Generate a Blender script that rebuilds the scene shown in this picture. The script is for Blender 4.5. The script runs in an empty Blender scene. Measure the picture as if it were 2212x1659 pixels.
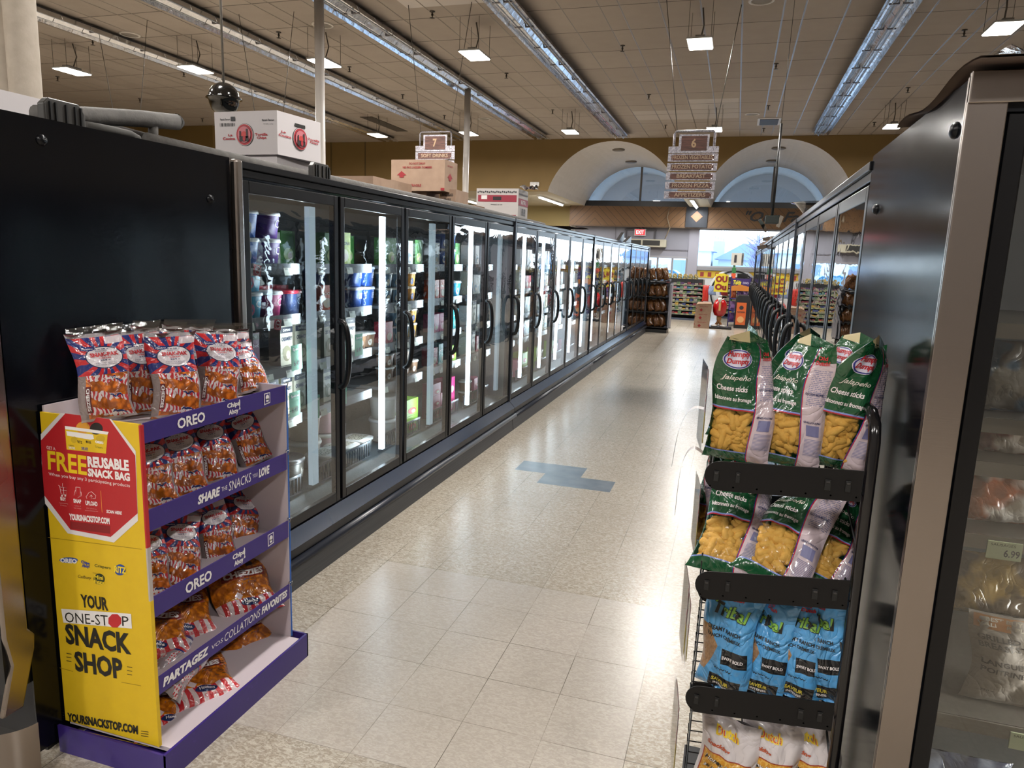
import bpy, math, random
from math import sin, cos, pi, radians, sqrt
from mathutils import Vector as V, Matrix
random.seed(7)
sc = bpy.context.scene
col = sc.collection
# ---------------------------------------------------------------- camera
F = 1533.0; CX, CY, CH = 1106.0, 829.5, 1.742
def _ray(x, y): return V(((x-CX)/F, -(y-CY)/F, -1.0))
_d = _ray(1592, 573).normalized()
_u = -_ray(750, 9973); _u = (_u - _u.dot(_d)*_d).normalized()
if _u.y < 0: _u = -_u
_r = _d.cross(_u)
RW = Matrix((_r, _d, _u))
cam = bpy.data.cameras.new('camera'); camo = bpy.data.objects.new('camera', cam); col.objects.link(camo)
camo.matrix_world = Matrix.Translation((0, 0, CH)) @ RW.to_4x4()
cam.sensor_width = 36; cam.lens = F/2212*36; cam.clip_start = .05; cam.clip_end = 300
sc.camera = camo
def at(x, y, Y=None, X=None, Z=None):
    """point of the place seen at pixel x, y on the plane Y=, X= or Z="""
    r = RW @ _ray(x, y)
    t = Y/r.y if Y is not None else (X/r.x if X is not None else (Z-CH)/r.z)
    return V((r.x*t, r.y*t, CH+r.z*t))
# ---------------------------------------------------------------- world, exposure
sc.view_settings.view_transform = 'Standard'; sc.view_settings.look = 'None'
sc.view_settings.gamma = 1; sc.view_settings.use_curve_mapping = False
sc.view_settings.exposure = 0.76
w = bpy.data.worlds.new('sky'); sc.world = w; w.use_nodes = True
_bg = w.node_tree.nodes['Background']
_tc = w.node_tree.nodes.new('ShaderNodeTexCoord'); _sp = w.node_tree.nodes.new('ShaderNodeSeparateXYZ')
_cr = w.node_tree.nodes.new('ShaderNodeValToRGB')
w.node_tree.links.new(_tc.outputs['Generated'], _sp.inputs[0]); w.node_tree.links.new(_sp.outputs['Z'], _cr.inputs[0])
_cr.color_ramp.elements[0].color = (.86, .95, 1, 1); _cr.color_ramp.elements[0].position = .02
_cr.color_ramp.elements[1].color = (.52, .74, 1, 1); _cr.color_ramp.elements[1].position = .35
w.node_tree.links.new(_cr.outputs[0], _bg.inputs['Color'])
_bg.inputs['Strength'].default_value = 4.4
ZC = 5.65
def area(loc, rot, sx, sy, power, color=(1, 1, 1), portal=False):
    l = bpy.data.lights.new('lamp_light', 'AREA'); l.shape = 'RECTANGLE'; l.size = sx; l.size_y = sy
    l.energy = power; l.color = color
    o = bpy.data.objects.new('lamp_light', l); col.objects.link(o); o.location = loc; o.rotation_euler = rot
    if portal: l.cycles.is_portal = True
    return o
area((3.4, 30.9, 2.4), (radians(-90), 0, 0), 10, 1.6, 1, portal=True)
area((-2.9, 30.9, 1.0), (radians(-90), 0, 0), 2.0, 2.0, 1, portal=True)
PEND = [(x, y) for y in (-2.8, 4.6, 12.1, 19.5) for x in (-10.35, -7.5, -4.58, -.84, 3.25)] + [(-13.1, 11.8)]
LAMP_W = 120.0
for x, y in PEND:
    area((x, y, 5.08), (0, 0, 0), .36, .58, LAMP_W, (1, .97, .925))
sc.cycles.max_bounces = 7; sc.cycles.diffuse_bounces = 3; sc.cycles.glossy_bounces = 4
sc.cycles.transmission_bounces = 4; sc.cycles.transparent_max_bounces = 16
sc.cycles.sample_clamp_indirect = 4; sc.cycles.caustics_reflective = False; sc.cycles.caustics_refractive = False
sc.cycles.use_denoising = True

# ---------------------------------------------------------------- materials
def lin(h):
    if not isinstance(h, str): return tuple(h)+((1,) if len(h) == 3 else ())
    h = h.lstrip('#'); c = [int(h[i:i+2], 16)/255 for i in (0, 2, 4)]
    return tuple(x/12.92 if x <= .04045 else ((x+.055)/1.055)**2.4 for x in c)+(1,)
class X:
    def __init__(s, g, v): s.g, s.v = g, v
    def _b(s, op, o, r=False): return s.g.m(op, o, s) if r else s.g.m(op, s, o)
    def __add__(s, o): return s._b('ADD', o)
    __radd__ = __add__
    def __sub__(s, o): return s._b('SUBTRACT', o)
    def __rsub__(s, o): return s._b('SUBTRACT', o, True)
    def __mul__(s, o): return s._b('MULTIPLY', o)
    __rmul__ = __mul__
    def __truediv__(s, o): return s._b('DIVIDE', o)
    def __lt__(s, o): return s._b('LESS_THAN', o)
    def __gt__(s, o): return s._b('GREATER_THAN', o)
    def fr(s): return s.g.m('FRACT', s)
    def fl(s): return s.g.m('FLOOR', s)
    def ab(s): return s.g.m('ABSOLUTE', s)
    def sn(s): return s.g.m('SINE', s)
    def pw(s, o): return s._b('POWER', o)
class G:
    def __init__(s, nt): s.nt = nt; s.c = {}
    def node(s, t): return s.nt.nodes.new(t)
    def lk(s, v, sock):
        if isinstance(v, X): v = v.v
        if hasattr(v, 'is_linked'): s.nt.links.new(v, sock)
        elif isinstance(v, (str, tuple, list)): sock.default_value = lin(v)
        else: sock.default_value = v
    def m(s, op, a, b=None):
        n = s.node('ShaderNodeMath'); n.operation = op; s.lk(a, n.inputs[0])
        if b is not None: s.lk(b, n.inputs[1])
        return X(s, n.outputs[0])
    def vec(s, kind):
        if kind in s.c: return s.c[kind]
        if kind == 'pos': o = s.node('ShaderNodeNewGeometry').outputs['Position']
        else: o = s.node('ShaderNodeTexCoord').outputs[{'uv': 'UV', 'obj': 'Object', 'gen': 'Generated'}[kind]]
        s.c[kind] = o; return o
    def xyz(s, kind):
        n = s.node('ShaderNodeSeparateXYZ'); s.nt.links.new(s.vec(kind), n.inputs[0])
        return [X(s, n.outputs[i]) for i in range(3)]
    def cv(s, a, b, c=0):
        n = s.node('ShaderNodeCombineXYZ')
        for i, q in enumerate((a, b, c)): s.lk(q, n.inputs[i])
        return n.outputs[0]
    def noise(s, scale, vec='obj', detail=2, rough=.5, dist=0):
        n = s.node('ShaderNodeTexNoise'); n.inputs['Scale'].default_value = scale; n.inputs['Detail'].default_value = detail
        n.inputs['Roughness'].default_value = rough; n.inputs['Distortion'].default_value = dist
        s.nt.links.new(s.vec(vec) if isinstance(vec, str) else vec, n.inputs['Vector'])
        return X(s, n.outputs['Fac'])
    def vor(s, scale, vec='obj', feat='F1', out='Distance'):
        n = s.node('ShaderNodeTexVoronoi'); n.inputs['Scale'].default_value = scale; n.feature = feat
        s.nt.links.new(s.vec(vec) if isinstance(vec, str) else vec, n.inputs['Vector'])
        return X(s, n.outputs[out])
    def rnd(s, vec):
        n = s.node('ShaderNodeTexWhiteNoise'); s.nt.links.new(vec, n.inputs['Vector']); return X(s, n.outputs['Value'])
    def mix(s, f, a, b):
        n = s.node('ShaderNodeMix'); n.data_type = 'RGBA'; s.lk(f, n.inputs[0]); s.lk(a, n.inputs[6]); s.lk(b, n.inputs[7])
        return X(s, n.outputs[2])
    def ss(s, x, a, b):
        n = s.node('ShaderNodeMapRange'); s.lk(x, n.inputs[0]); n.inputs[1].default_value = a; n.inputs[2].default_value = b
        return X(s, n.outputs[0])
    def ell(s, u, v, cx, cy, rx, ry):
        a = (u-cx)/rx; b = (v-cy)/ry
        return (a*a+b*b) < 1.0
    def bx(s, u, v, a, b, c, d): return (u > a)*(u < b)*(v > c)*(v < d)
MATS = {}
def mat(name, c, rough=.5, metal=0.0, bump=None, bs=.3, bd=.005, emi=None, es=0.0, alpha=None, coat=0.0, spec=.5, film=None, ior=None):
    if name in MATS: return MATS[name]
    m = bpy.data.materials.new(name); m.use_nodes = True; nt = m.node_tree; g = G(nt)
    p = nt.nodes['Principled BSDF']; out = nt.nodes['Material Output']
    ev = lambda q: q(g) if callable(q) else q
    g.lk(ev(c), p.inputs['Base Color']); g.lk(ev(rough), p.inputs['Roughness']); g.lk(ev(metal), p.inputs['Metallic'])
    p.inputs['Specular IOR Level'].default_value = spec
    if ior: p.inputs['IOR'].default_value = ior
    if coat: p.inputs['Coat Weight'].default_value = coat; p.inputs['Coat Roughness'].default_value = .08
    if bump:
        b = g.node('ShaderNodeBump'); b.inputs['Strength'].default_value = bs; b.inputs['Distance'].default_value = bd
        g.lk(ev(bump), b.inputs['Height']); nt.links.new(b.outputs[0], p.inputs['Normal'])
        if coat: nt.links.new(b.outputs[0], p.inputs['Coat Normal'])
    if emi is not None: g.lk(ev(emi), p.inputs['Emission Color']); p.inputs['Emission Strength'].default_value = es
    if alpha is not None:
        a = ev(alpha); t = g.node('ShaderNodeBsdfTransparent'); mx = g.node('ShaderNodeMixShader')
        g.lk(a, mx.inputs[0]); nt.links.new(t.outputs[0], mx.inputs[1]); nt.links.new(p.outputs[0], mx.inputs[2])
        nt.links.new(mx.outputs[0], out.inputs[0])
    MATS[name] = m
    return m
def glass(name, tint='#ffffff', refl=.12, rough=.02, bump=None, bs=.1, bd=.002):
    if name in MATS: return MATS[name]
    m = bpy.data.materials.new(name); m.use_nodes = True; nt = m.node_tree; g = G(nt); nt.nodes.clear()
    out = g.node('ShaderNodeOutputMaterial'); t = g.node('ShaderNodeBsdfTransparent'); t.inputs[0].default_value = lin(tint)
    gl = g.node('ShaderNodeBsdfGlossy'); gl.inputs['Roughness'].default_value = rough
    lw = g.node('ShaderNodeFresnel'); lw.inputs[0].default_value = 1.5
    f = g.m('MULTIPLY', X(g, lw.outputs[0]), 1.6)+refl; f = g.m('MINIMUM', f, .95)
    if bump:
        b = g.node('ShaderNodeBump'); b.inputs['Strength'].default_value = bs; b.inputs['Distance'].default_value = bd
        g.lk(bump(g), b.inputs['Height']); nt.links.new(b.outputs[0], gl.inputs['Normal'])
    mx = g.node('ShaderNodeMixShader'); g.lk(f, mx.inputs[0]); nt.links.new(t.outputs[0], mx.inputs[1]); nt.links.new(gl.outputs[0], mx.inputs[2])
    nt.links.new(mx.outputs[0], out.inputs[0]); MATS[name] = m
    return m
def flat(h, rough=.5, **k): return mat('paint_%s_%d' % (str(h).lstrip('#'), int(rough*100)), h, rough, **k)

# ---------------------------------------------------------------- mesh building
_TX = {}
def textmesh(s, bold=0.0, shear=0.0, spacing=1.0):
    k = (s, bold, shear, spacing)
    if k in _TX: return _TX[k]
    cu = bpy.data.curves.new('t', 'FONT'); cu.body = s; cu.offset = bold; cu.shear = shear; cu.resolution_u = 2; cu.space_character = spacing
    o = bpy.data.objects.new('t', cu); col.objects.link(o)
    dg = bpy.context.evaluated_depsgraph_get(); dg.update()
    me = bpy.data.meshes.new_from_object(o.evaluated_get(dg))
    vs = [(v.co.x, v.co.y) for v in me.vertices]; fs = [tuple(p.vertices) for p in me.polygons]
    x0 = min(v[0] for v in vs); x1 = max(v[0] for v in vs); y0 = min(v[1] for v in vs); y1 = max(v[1] for v in vs)
    r = ([((a-x0)/(x1-x0), (b-y0)/max(y1-y0, 1e-6)) for a, b in vs], fs, (x1-x0)/max(y1-y0, 1e-6))
    bpy.data.objects.remove(o); bpy.data.meshes.remove(me); bpy.data.curves.remove(cu)
    _TX[k] = r; return r
class MB:
    def __init__(s): s.v, s.f, s.mi, s.mats, s.uv, s.sm = [], [], [], [], [], []
    def mx(s, m):
        if m not in s.mats: s.mats.append(m)
        return s.mats.index(m)
    def add(s, vs, fs, m, uvs=None, smooth=False):
        o = len(s.v); s.v += [tuple(p) for p in vs]; k = s.mx(m)
        for i, f in enumerate(fs):
            s.f.append([o+j for j in f]); s.mi.append(k); s.sm.append(smooth)
            s.uv.append([uvs[j] for j in f] if uvs else [(0, 0)]*len(f))
    def box(s, a, b, m, M=None):
        x0, y0, z0 = a; x1, y1, z1 = b
        vs = [V((x, y, z)) for z in (z0, z1) for y in (y0, y1) for x in (x0, x1)]
        if M: vs = [M @ p for p in vs]
        s.add(vs, [(0, 2, 3, 1), (4, 5, 7, 6), (0, 1, 5, 4), (2, 6, 7, 3), (0, 4, 6, 2), (1, 3, 7, 5)], m); return s
    def quad(s, pts, m, uv=((0, 0), (1, 0), (1, 1), (0, 1))): s.add(pts, [tuple(range(len(pts)))], m, uv[:len(pts)] if len(pts) <= 4 else None); return s
    def prism(s, poly, ax, t0, t1, m):
        def P(a, b, t): return {'x': (t, a, b), 'y': (a, t, b), 'z': (a, b, t)}[ax]
        n = len(poly); vs = [P(a, b, t0) for a, b in poly]+[P(a, b, t1) for a, b in poly]
        fs = [tuple(range(n))[::-1], tuple(range(n, 2*n))]+[(i, (i+1) % n, n+(i+1) % n, n+i) for i in range(n)]
        s.add(vs, fs, m); return s
    def tube(s, path, r, m, n=8, closed=False, caps=True, flat_=1.0):
        path = [V(p) for p in path]; L = len(path); rs = r if isinstance(r, (list, tuple)) else [r]*L
        vs = []; up = None
        for i, p in enumerate(path):
            a = path[(i-1) % L] if (closed or i > 0) else p; b = path[(i+1) % L] if (closed or i < L-1) else p
            t = (b-a).normalized()
            if up is None: up = V((0, 0, 1)) if abs(t.z) < .9 else V((0, 1, 0))
            x = t.cross(up).normalized(); up = x.cross(t).normalized()
            for k in range(n):
                an = 2*pi*k/n; vs.append(p+x*cos(an)*rs[i]+up*sin(an)*rs[i]*flat_)
        fs = []
        for i in range(L if closed else L-1):
            j = (i+1) % L
            for k in range(n): fs.append((i*n+k, i*n+(k+1) % n, j*n+(k+1) % n, j*n+k))
        if caps and not closed: fs += [tuple(range(n))[::-1], tuple((L-1)*n+k for k in range(n))]
        s.add(vs, fs, m, smooth=True); return s
    def lathe(s, prof, c, m, n=20, ax='z', ex=None, su=1.0):
        vs, fs, uv = [], [], []
        for j, (r, z) in enumerate(prof):
            for k in range(n+1):
                a = 2*pi*k/n; ca, sa = cos(a), sin(a)
                if ex:
                    q = (abs(ca)**ex+abs(sa)**ex)**(-1/ex); ca *= q; sa *= q
                p = (r*ca*su, r*sa, z)
                if ax == 'x': p = (z, r*ca, r*sa)
                if ax == 'y': p = (r*ca, z, r*sa)
                vs.append((c[0]+p[0], c[1]+p[1], c[2]+p[2])); uv.append((k/n, j/(len(prof)-1)))
        for j in range(len(prof)-1):
            for k in range(n):
                fs.append((j*(n+1)+k, j*(n+1)+k+1, (j+1)*(n+1)+k+1, (j+1)*(n+1)+k))
        s.add(vs, fs, m, uv, smooth=True); return s
    def grid(s, fn, nu, nv, m, uvf=None, smooth=True):
        vs = [fn(i/nu, j/nv) for j in range(nv+1) for i in range(nu+1)]
        uv = [(uvf(i/nu, j/nv) if uvf else (i/nu, j/nv)) for j in range(nv+1) for i in range(nu+1)]
        fs = [(j*(nu+1)+i, j*(nu+1)+i+1, (j+1)*(nu+1)+i+1, (j+1)*(nu+1)+i) for j in range(nv) for i in range(nu)]
        s.add(vs, fs, m, uv, smooth); return s
    def text(s, t, o, ux, uy, m, fn=None, bold=.02, shear=0.0, fit='box', spacing=1.0, align='c'):
        """o = lower left corner; ux, uy = full width / height vectors; fit 'h' keeps the letter aspect inside the box"""
        vs, fs, asp = textmesh(t, bold, shear, spacing)
        o = V(o) if not fn else o; sx, ox = 1.0, 0.0
        if fit == 'h' and not fn:
            ux, uy = V(ux), V(uy); wbox = ux.length/uy.length
            if asp < wbox: sx = asp/wbox; ox = {'c': (1-sx)/2, 'l': 0, 'r': 1-sx}[align]
        if fn: P = [fn(o[0]+a*ux, o[1]+b*uy) for a, b in vs]
        else: ux, uy = V(ux), V(uy); P = [o+ux*(ox+a*sx)+uy*b for a, b in vs]
        s.add(P, fs, m); return s
    def disc(s, c, ux, uy, m, n=24):
        c, ux, uy = V(c), V(ux), V(uy)
        s.add([c+ux*cos(2*pi*k/n)+uy*sin(2*pi*k/n) for k in range(n)], [tuple(range(n))], m); return s
    def mesh(s, name, o=(0, 0, 0)):
        me = bpy.data.meshes.new(name); ox, oy, oz = o
        me.from_pydata([(a-ox, b-oy, c-oz) for a, b, c in s.v], [], s.f)
        for m in s.mats: me.materials.append(m)
        me.polygons.foreach_set('material_index', s.mi); me.polygons.foreach_set('use_smooth', s.sm)
        ul = me.uv_layers.new(name='uv'); ul.data.foreach_set('uv', [c for f in s.uv for q in f for c in q])
        me.validate(); me.update(); return me
    def build(s, name, parent=None, bevel=0.0, local=False, label=None):
        o3 = (0, 0, 0) if (parent is None or local) else world_loc(parent)
        o = bpy.data.objects.new(name, s.mesh(name, o3)); col.objects.link(o)
        if parent: o.parent = parent
        if bevel:
            b = o.modifiers.new('bevel', 'BEVEL'); b.width = bevel; b.segments = 2; b.limit_method = 'ANGLE'; b.angle_limit = radians(40)
        if label: o['label'] = label
        return o
def world_loc(o):
    l = V(o.location)
    while o.parent: o = o.parent; l += V(o.location)
    return l
def tag(o, label=None, cat=None, group=None, kind=None):
    if label: o['label'] = label
    if cat: o['category'] = cat
    if group: o['group'] = group
    if kind: o['kind'] = kind
    return o
def thing(name, label, cat, loc=(0, 0, 0), group=None, rz=0):
    o = bpy.data.objects.new(name, None); col.objects.link(o); o.location = loc; o.rotation_euler = (0, 0, rz); o.empty_display_size = .05
    return tag(o, label, cat, group)
KIDS = {}
def kids(o):
    if o.name not in KIDS: KIDS[o.name] = list(o.children)
    return KIDS[o.name]
def dup(src, loc, rot=(0, 0, 0), label=None, group=None, scale=None):
    r = src.copy(); col.objects.link(r); r.location = loc; r.rotation_euler = rot
    if label: r['label'] = label
    if group: r['group'] = group
    if scale: r.scale = scale
    for ch in kids(src):
        c = ch.copy(); col.objects.link(c); c.parent = r
        for g2 in kids(ch):
            d = g2.copy(); col.objects.link(d); d.parent = c
    return r
class Proto:
    """first call moves the source itself, later calls copy it"""
    def __init__(s, src): s.src, s.used = src, False; [kids(c) for c in kids(src)]
    def put(s, loc, rot=(0, 0, 0), label=None, group=None, scale=None):
        if not s.used:
            s.used = True; s.pend = (loc, rot, label, group, scale); return s.src
        return dup(s.src, loc, rot, label, group, scale)
    def close(s):
        if s.used:
            loc, rot, label, group, scale = s.pend; o = s.src; o.location = loc; o.rotation_euler = rot
            if label: o['label'] = label
            if group: o['group'] = group
            if scale: o.scale = scale
        else:
            for c in s.src.children_recursive: bpy.data.objects.remove(c)
            bpy.data.objects.remove(s.src)
PROTOS = []
def proto(o): p = Proto(o); PROTOS.append(p); return p
def struct(mb, name, bevel=0): o = mb.build(name, bevel=bevel); o['kind'] = 'structure'; return o
ORD = ['first', 'second', 'third', 'fourth', 'fifth', 'sixth', 'seventh', 'eighth', 'ninth', 'tenth', 'eleventh', 'twelfth', 'thirteenth', 'fourteenth', 'fifteenth', 'sixteenth', 'seventeenth', 'eighteenth', 'nineteenth', 'twentieth']

# common materials
WHITE = flat('#e8e6e4', .5); BLACK = flat('#0b0b0c', .4); BLKPL = mat('black_plastic', '#0c0c0e', .3, spec=.4)
def crease(a=12, b=30, k='obj'):
    return lambda g: g.m('POWER', (g.noise(a, k, 2, .5, 1.4)-.5).ab(), .6)+g.m('POWER', (g.noise(b, k, 2, .5, .8)-.5).ab(), .7)*.45
STEEL = mat('brushed_steel', '#9a918b', lambda g: .24+g.noise(2, 'pos')*.06, 1.0, bump=lambda g: g.noise(1, g.cv(g.xyz('pos')[0]*3, g.xyz('pos')[1]*3, g.xyz('pos')[2]*400)), bs=.05, bd=.001)
CHROME = mat('chrome', '#cfcfd2', .12, 1.0)
GALV = mat('galvanised_metal', lambda g: g.mix(g.vor(60, 'obj', out='Color'), '#6d6a70', '#b9b4bb'), .45, .6)
RUBBER = mat('grey_insulation', lambda g: g.mix(g.noise(30, 'obj'), '#43413f', '#6b6763'), .8, bump=lambda g: g.noise(60, 'obj'), bs=.3)
FILM = glass('clear_film', '#f4f2f0', .10, .06, bump=lambda g: g.noise(40, 'obj', 3, .6), bs=.6, bd=.004)
CLEAR = glass('clear_plastic', '#ffffff', .06, .05)
# ================================================================ the setting
def floor_col(g):
    x, y, z = g.xyz('pos')
    ix = ((x+.23)/.3085); iy = ((y-2.28)/.2975)
    cell = g.rnd(g.cv(ix.fl(), iy.fl()))
    ex = g.m('MINIMUM', ix.fr(), 1-ix.fr()); ey = g.m('MINIMUM', iy.fr(), 1-iy.fr()); e = g.m('MINIMUM', ex, ey)
    newer = g.bx(x, y, -1.765, -.23, 1.98, 3.465)
    fine = g.noise(55, g.cv(x*.8, y*1.5), 4, .65, 1.2)
    mott = g.ss(fine, .42, .6)
    old = g.mix(mott, '#94897a', '#bdb4a6'); new = g.mix(mott, '#a9a095', '#b9b0a6')
    wide = g.noise(1.1, 'pos', 2)
    c = g.mix(newer, old, new)
    c = g.mix((cell-.5)*.16+.1, c, '#8f877a')
    c = g.mix(g.ss(wide, .45, .75)*.25, c, '#857b6c')
    navy = (g.m('MAXIMUM', g.bx(x, y, -1.625, -1.065, 5.47, 5.755), g.bx(x, y, -1.36, -.78, 5.2, 5.475)))
    c = g.mix(navy, c, g.mix(g.noise(8, 'pos', 3), '#4b5864', '#77828c'))
    spots = g.vor(2.1, 'pos') < .0055
    c = g.mix(spots, c, '#3a352f')
    nb = g.noise(2.2, g.cv(x, y, 3.0), 2)
    line = (e < .0045)*g.ss(nb, .3, .6)*(1-navy)
    return g.mix(line*.85, c, '#4c4439')
M_FLOOR = mat('vinyl_tile_floor', floor_col, .27, spec=.5)
struct(MB().box((-20, -6, -.1), (9, 32.5, 0), M_FLOOR), 'floor')
def ceil_lines(g):
    x, y, z = g.xyz('pos')
    p = ((x-.353+55)/2.75).fr()*2.75
    q = (p-.31)/.61
    ex = g.m('MINIMUM', g.m('MINIMUM', p, 2.75-p), g.m('MINIMUM', q.fr(), 1-q.fr())*.61+(p < .2)*.3)
    r = ((y-12.5+60)/1.21); ey = g.m('MINIMUM', r.fr(), 1-r.fr())*1.21
    return x, y, q, r, ex, ey
def ceil_col(g):
    x, y, q, r, ex, ey = ceil_lines(g)
    pk = ((x-.353+55)/2.75).fl()
    cell = g.rnd(g.cv(q.fl()+pk*7, r.fl()))
    c = g.mix(g.noise(3, 'pos')*.5+cell*.35, '#9b9086', '#afa499')
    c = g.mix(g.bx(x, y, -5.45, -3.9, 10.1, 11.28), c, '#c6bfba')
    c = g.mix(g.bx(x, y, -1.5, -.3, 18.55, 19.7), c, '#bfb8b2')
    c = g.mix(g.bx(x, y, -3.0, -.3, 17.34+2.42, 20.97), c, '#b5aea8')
    c = g.mix((ex < .011), c, '#6c645c')
    return g.mix((ey < .011), c, '#574f48')
def ceil_bump(g):
    x, y, q, r, ex, ey = ceil_lines(g); return g.m('MINIMUM', g.ss(g.m('MINIMUM', ex, ey), 0, .02), 1)
def ceil_rough(g):
    x, y, q, r, ex, ey = ceil_lines(g); return .85-(ex < .013)*.55
M_CEIL = mat('ceiling_tile', ceil_col, ceil_rough, bump=ceil_bump, bs=.3, bd=.01)
struct(MB().box((-20, -6, ZC), (9, 24, ZC+.1), M_CEIL), 'ceiling')
M_TAN = mat('ochre_wall_paint', lambda g: g.mix(g.noise(2, 'pos'), '#7b6438', '#82693d'), .65)
M_TAN2 = mat('ochre_wall_light', '#8f7a4b', .7)
M_PLAST = mat('vault_plaster', lambda g: g.mix(g.noise(5, 'pos', 4), '#c4beb8', '#d3cdc7'), .8)
M_GREYW = mat('grey_front_wall', '#8f8d95', .6)
struct(MB().box((-20.2, -6, 0), (-20, 32.5, ZC), M_TAN), 'wall_left')
struct(MB().box((9, -6, 0), (9.2, 32.5, ZC), flat('#a79c8c', .7)), 'wall_right')
struct(MB().box((-20, -6.2, 0), (9, -6, ZC), flat('#77726e', .7)), 'wall_rear')
# upper wall with two arched openings, soffit and barrel vaults
SP = 3.97; YB, YF = 23.9, 30.4
VR, VZ = 2.25, 3.32; hw = sqrt(VR*VR-(SP-VZ)**2); CS = (-4.15, .98)
wb = MB(); sof = MB(); vt = MB()
def arc(cx, n=28):
    a0 = math.asin((SP-VZ)/VR); return [(cx-VR*cos(a0+(pi-2*a0)*i/n), VZ+VR*sin(a0+(pi-2*a0)*i/n)) for i in range(n+1)]
xs = [-20.0, CS[0]-hw, CS[0]+hw, CS[1]-hw, CS[1]+hw, 9.0]
for i in (0, 2, 4):
    wb.box((xs[i], YB, SP), (xs[i+1], YB+.12, ZC), M_TAN)
    sof.box((xs[i], YB+.12, SP), (xs[i+1], YF, SP+.06), mat('soffit_paint', '#b3a68c', .8))
for cx in CS:
    A = arc(cx)
    for (a, b), (c, d) in zip(A[:-1], A[1:]):
        wb.quad([(a, YB, b), (c, YB, d), (c, YB, ZC), (a, YB, ZC)], M_TAN)
        vt.quad([(a, YB, b), (c, YB, d), (c, YF, d), (a, YF, b)], M_PLAST)
        vt.quad([(a, YF, b), (c, YF, d), (c, YF+2.3, d), (a, YF+2.3, b)], M_PLAST)
wb.box((-20, YB, 0), (-9.9, YB+.12, SP), M_TAN)
wb.box((-20, 20.3, 0), (-16.8, YB, ZC), M_TAN)
for x in (-16.2, -14.6, -13.2): wb.box((x, YB-.012, 0), (x+.05, YB, ZC), flat('#5c4a28', .6))
for o_, n_ in ((wb, 'wall_back'), (sof, 'trim_1'), (vt, 'trim_2')): struct(o_, n_)
# glazed lunettes with a mullion each
for k, cx in enumerate(CS):
    A = [(a, b) for a, b in arc(cx)]
    o = tag(MB().prism(A, 'y', YF+.02, YF+.04, glass('lunette_glass', '#eef3f7', .1)).build('window_%d' % (k+2)), kind='structure')
    m = MB().box((cx-.04+.1, YF-.03, SP), (cx+.04+.1, YF+.02, VZ+VR), flat('#6d6a68', .5)); f = m.build('window_frame', o)
back = MB()
for cx in CS:
    A = arc(cx); back.prism(A, 'y', YF+2.3, YF+2.34, flat('#d4d6d8', .8))
struct(back, 'trim_3')
# front wall with door opening and shop window
fw = MB(); GX = M_GREYW
fw.box((-20, YF, 0), (-6.92, YF+.2, SP), M_TAN2)
fw.box((-6.92, YF-.05, 0), (-6.7, YF+.2, SP), flat('#a5a19c', .5))
fw.box((-6.7, YF, 0), (-3.75, YF+.2, SP), GX)
fw.box((-3.75, YF, 2.0), (-1.95, YF+.2, SP), GX)
fw.box((-1.95, YF-.12, 0), (-1.56, YF+.25, SP), mat('grey_front_column', '#9a97a0', .5))
fw.box((-1.56, YF, 3.2), (9, YF+.2, SP), GX)
fw.box((-1.56, YF, 0), (9, YF+.2, 1.62), mat('white_panel_wall', '#c9c7c6', .4))
fw.box((8.4, YF, 1.62), (9, YF+.2, 3.2), GX).box((3.4, YF, 1.62), (3.52, YF+.2, 3.2), GX)
struct(fw, 'wall_front')
tr = MB().box((-6.9, YF-.35, SP+.0), (6, YF-.2, SP+.22), flat('#15161a', .3)); struct(tr, 'trim_4')
tr = MB()
for z0, z1 in ((3.1, 3.2), (1.6, 1.68)): tr.box((-1.6, YF-.06, z0), (8.5, YF, z1), flat('#a8a7a9', .4))
tr.box((-3.8, YF-.06, 1.93), (-1.9, YF, 2.02), flat('#98969a', .4)); tr.box((-6.7, YF-.03, 2.25), (-1.95, YF, 2.29), flat('#6f6c74', .5))
tr.box((-5.0, YF-.02, 2.3), (-4.97, YF, 3.15), flat('#6f6c74', .5)); tr.box((-1.6, YF-.1, 1.5), (8.5, YF, 1.62), flat('#8c8a8c', .5))
struct(tr, 'trim_5')
o = tag(MB().box((-1.56, YF+.08, 1.62), (8.4, YF+.1, 3.2), glass('shop_glass', '#f6fbff', .04)).build('window_1'), kind='structure')
d = MB().box((-3.72, YF+.06, .05), (-2.0, YF+.08, 1.95), glass('shop_glass', '#f6fbff', .04)); do = tag(d.build('door_1'), kind='structure')
fr = MB()
for x in (-3.75, -3.2, -2.6, -2.02): fr.box((x, YF-.02, 0), (x+.07, YF+.12, 2.0), flat('#8d8a8a', .4))
fr.box((-3.75, YF-.02, .9), (-1.95, YF+.1, 1.0), flat('#8d8a8a', .4)); fr.build('door_frame', do)
# chevron board over the front
def chev(g):
    x, y, z = g.xyz('pos')
    t = ((x-5.3+40.0)/5.25).fr(); h = (t-.5).ab()
    q = ((h*5.25+(z-3.17)*1.0)/.3).fr()
    c = g.mix(g.noise(3, 'pos', 3), '#664727', '#73522f')
    return g.mix(q < .06, c, '#2c1d10')
bd = tag(MB().box((-6.9, YF-.42, 3.17), (8.9, YF-.3, 3.97), mat('chevron_board', chev, .55)).build('fascia_board'),
    'long brown fascia board with dark chevron lines running over the shop front', 'fascia board')
MB().box((-6.9, YF-.44, 3.14), (8.9, YF-.3, 3.19), flat('#5a4126', .5)).build('bottom_trim', bd)
pn = tag(MB().box((-2.12, YF-.48, 3.17), (-1.28, YF-.445, 3.98), flat('#0f131d', .5)).build('sign_panel'),
    'square navy panel with a copper diamond on the brown fascia board', 'sign panel')
MB().prism([(-1.7-.23, 3.6), (-1.7, 3.38), (-1.7+.23, 3.6), (-1.7, 3.82)], 'y', YF-.49, YF-.48, flat('#a06d4a', .5)).build('diamond', pn)
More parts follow.
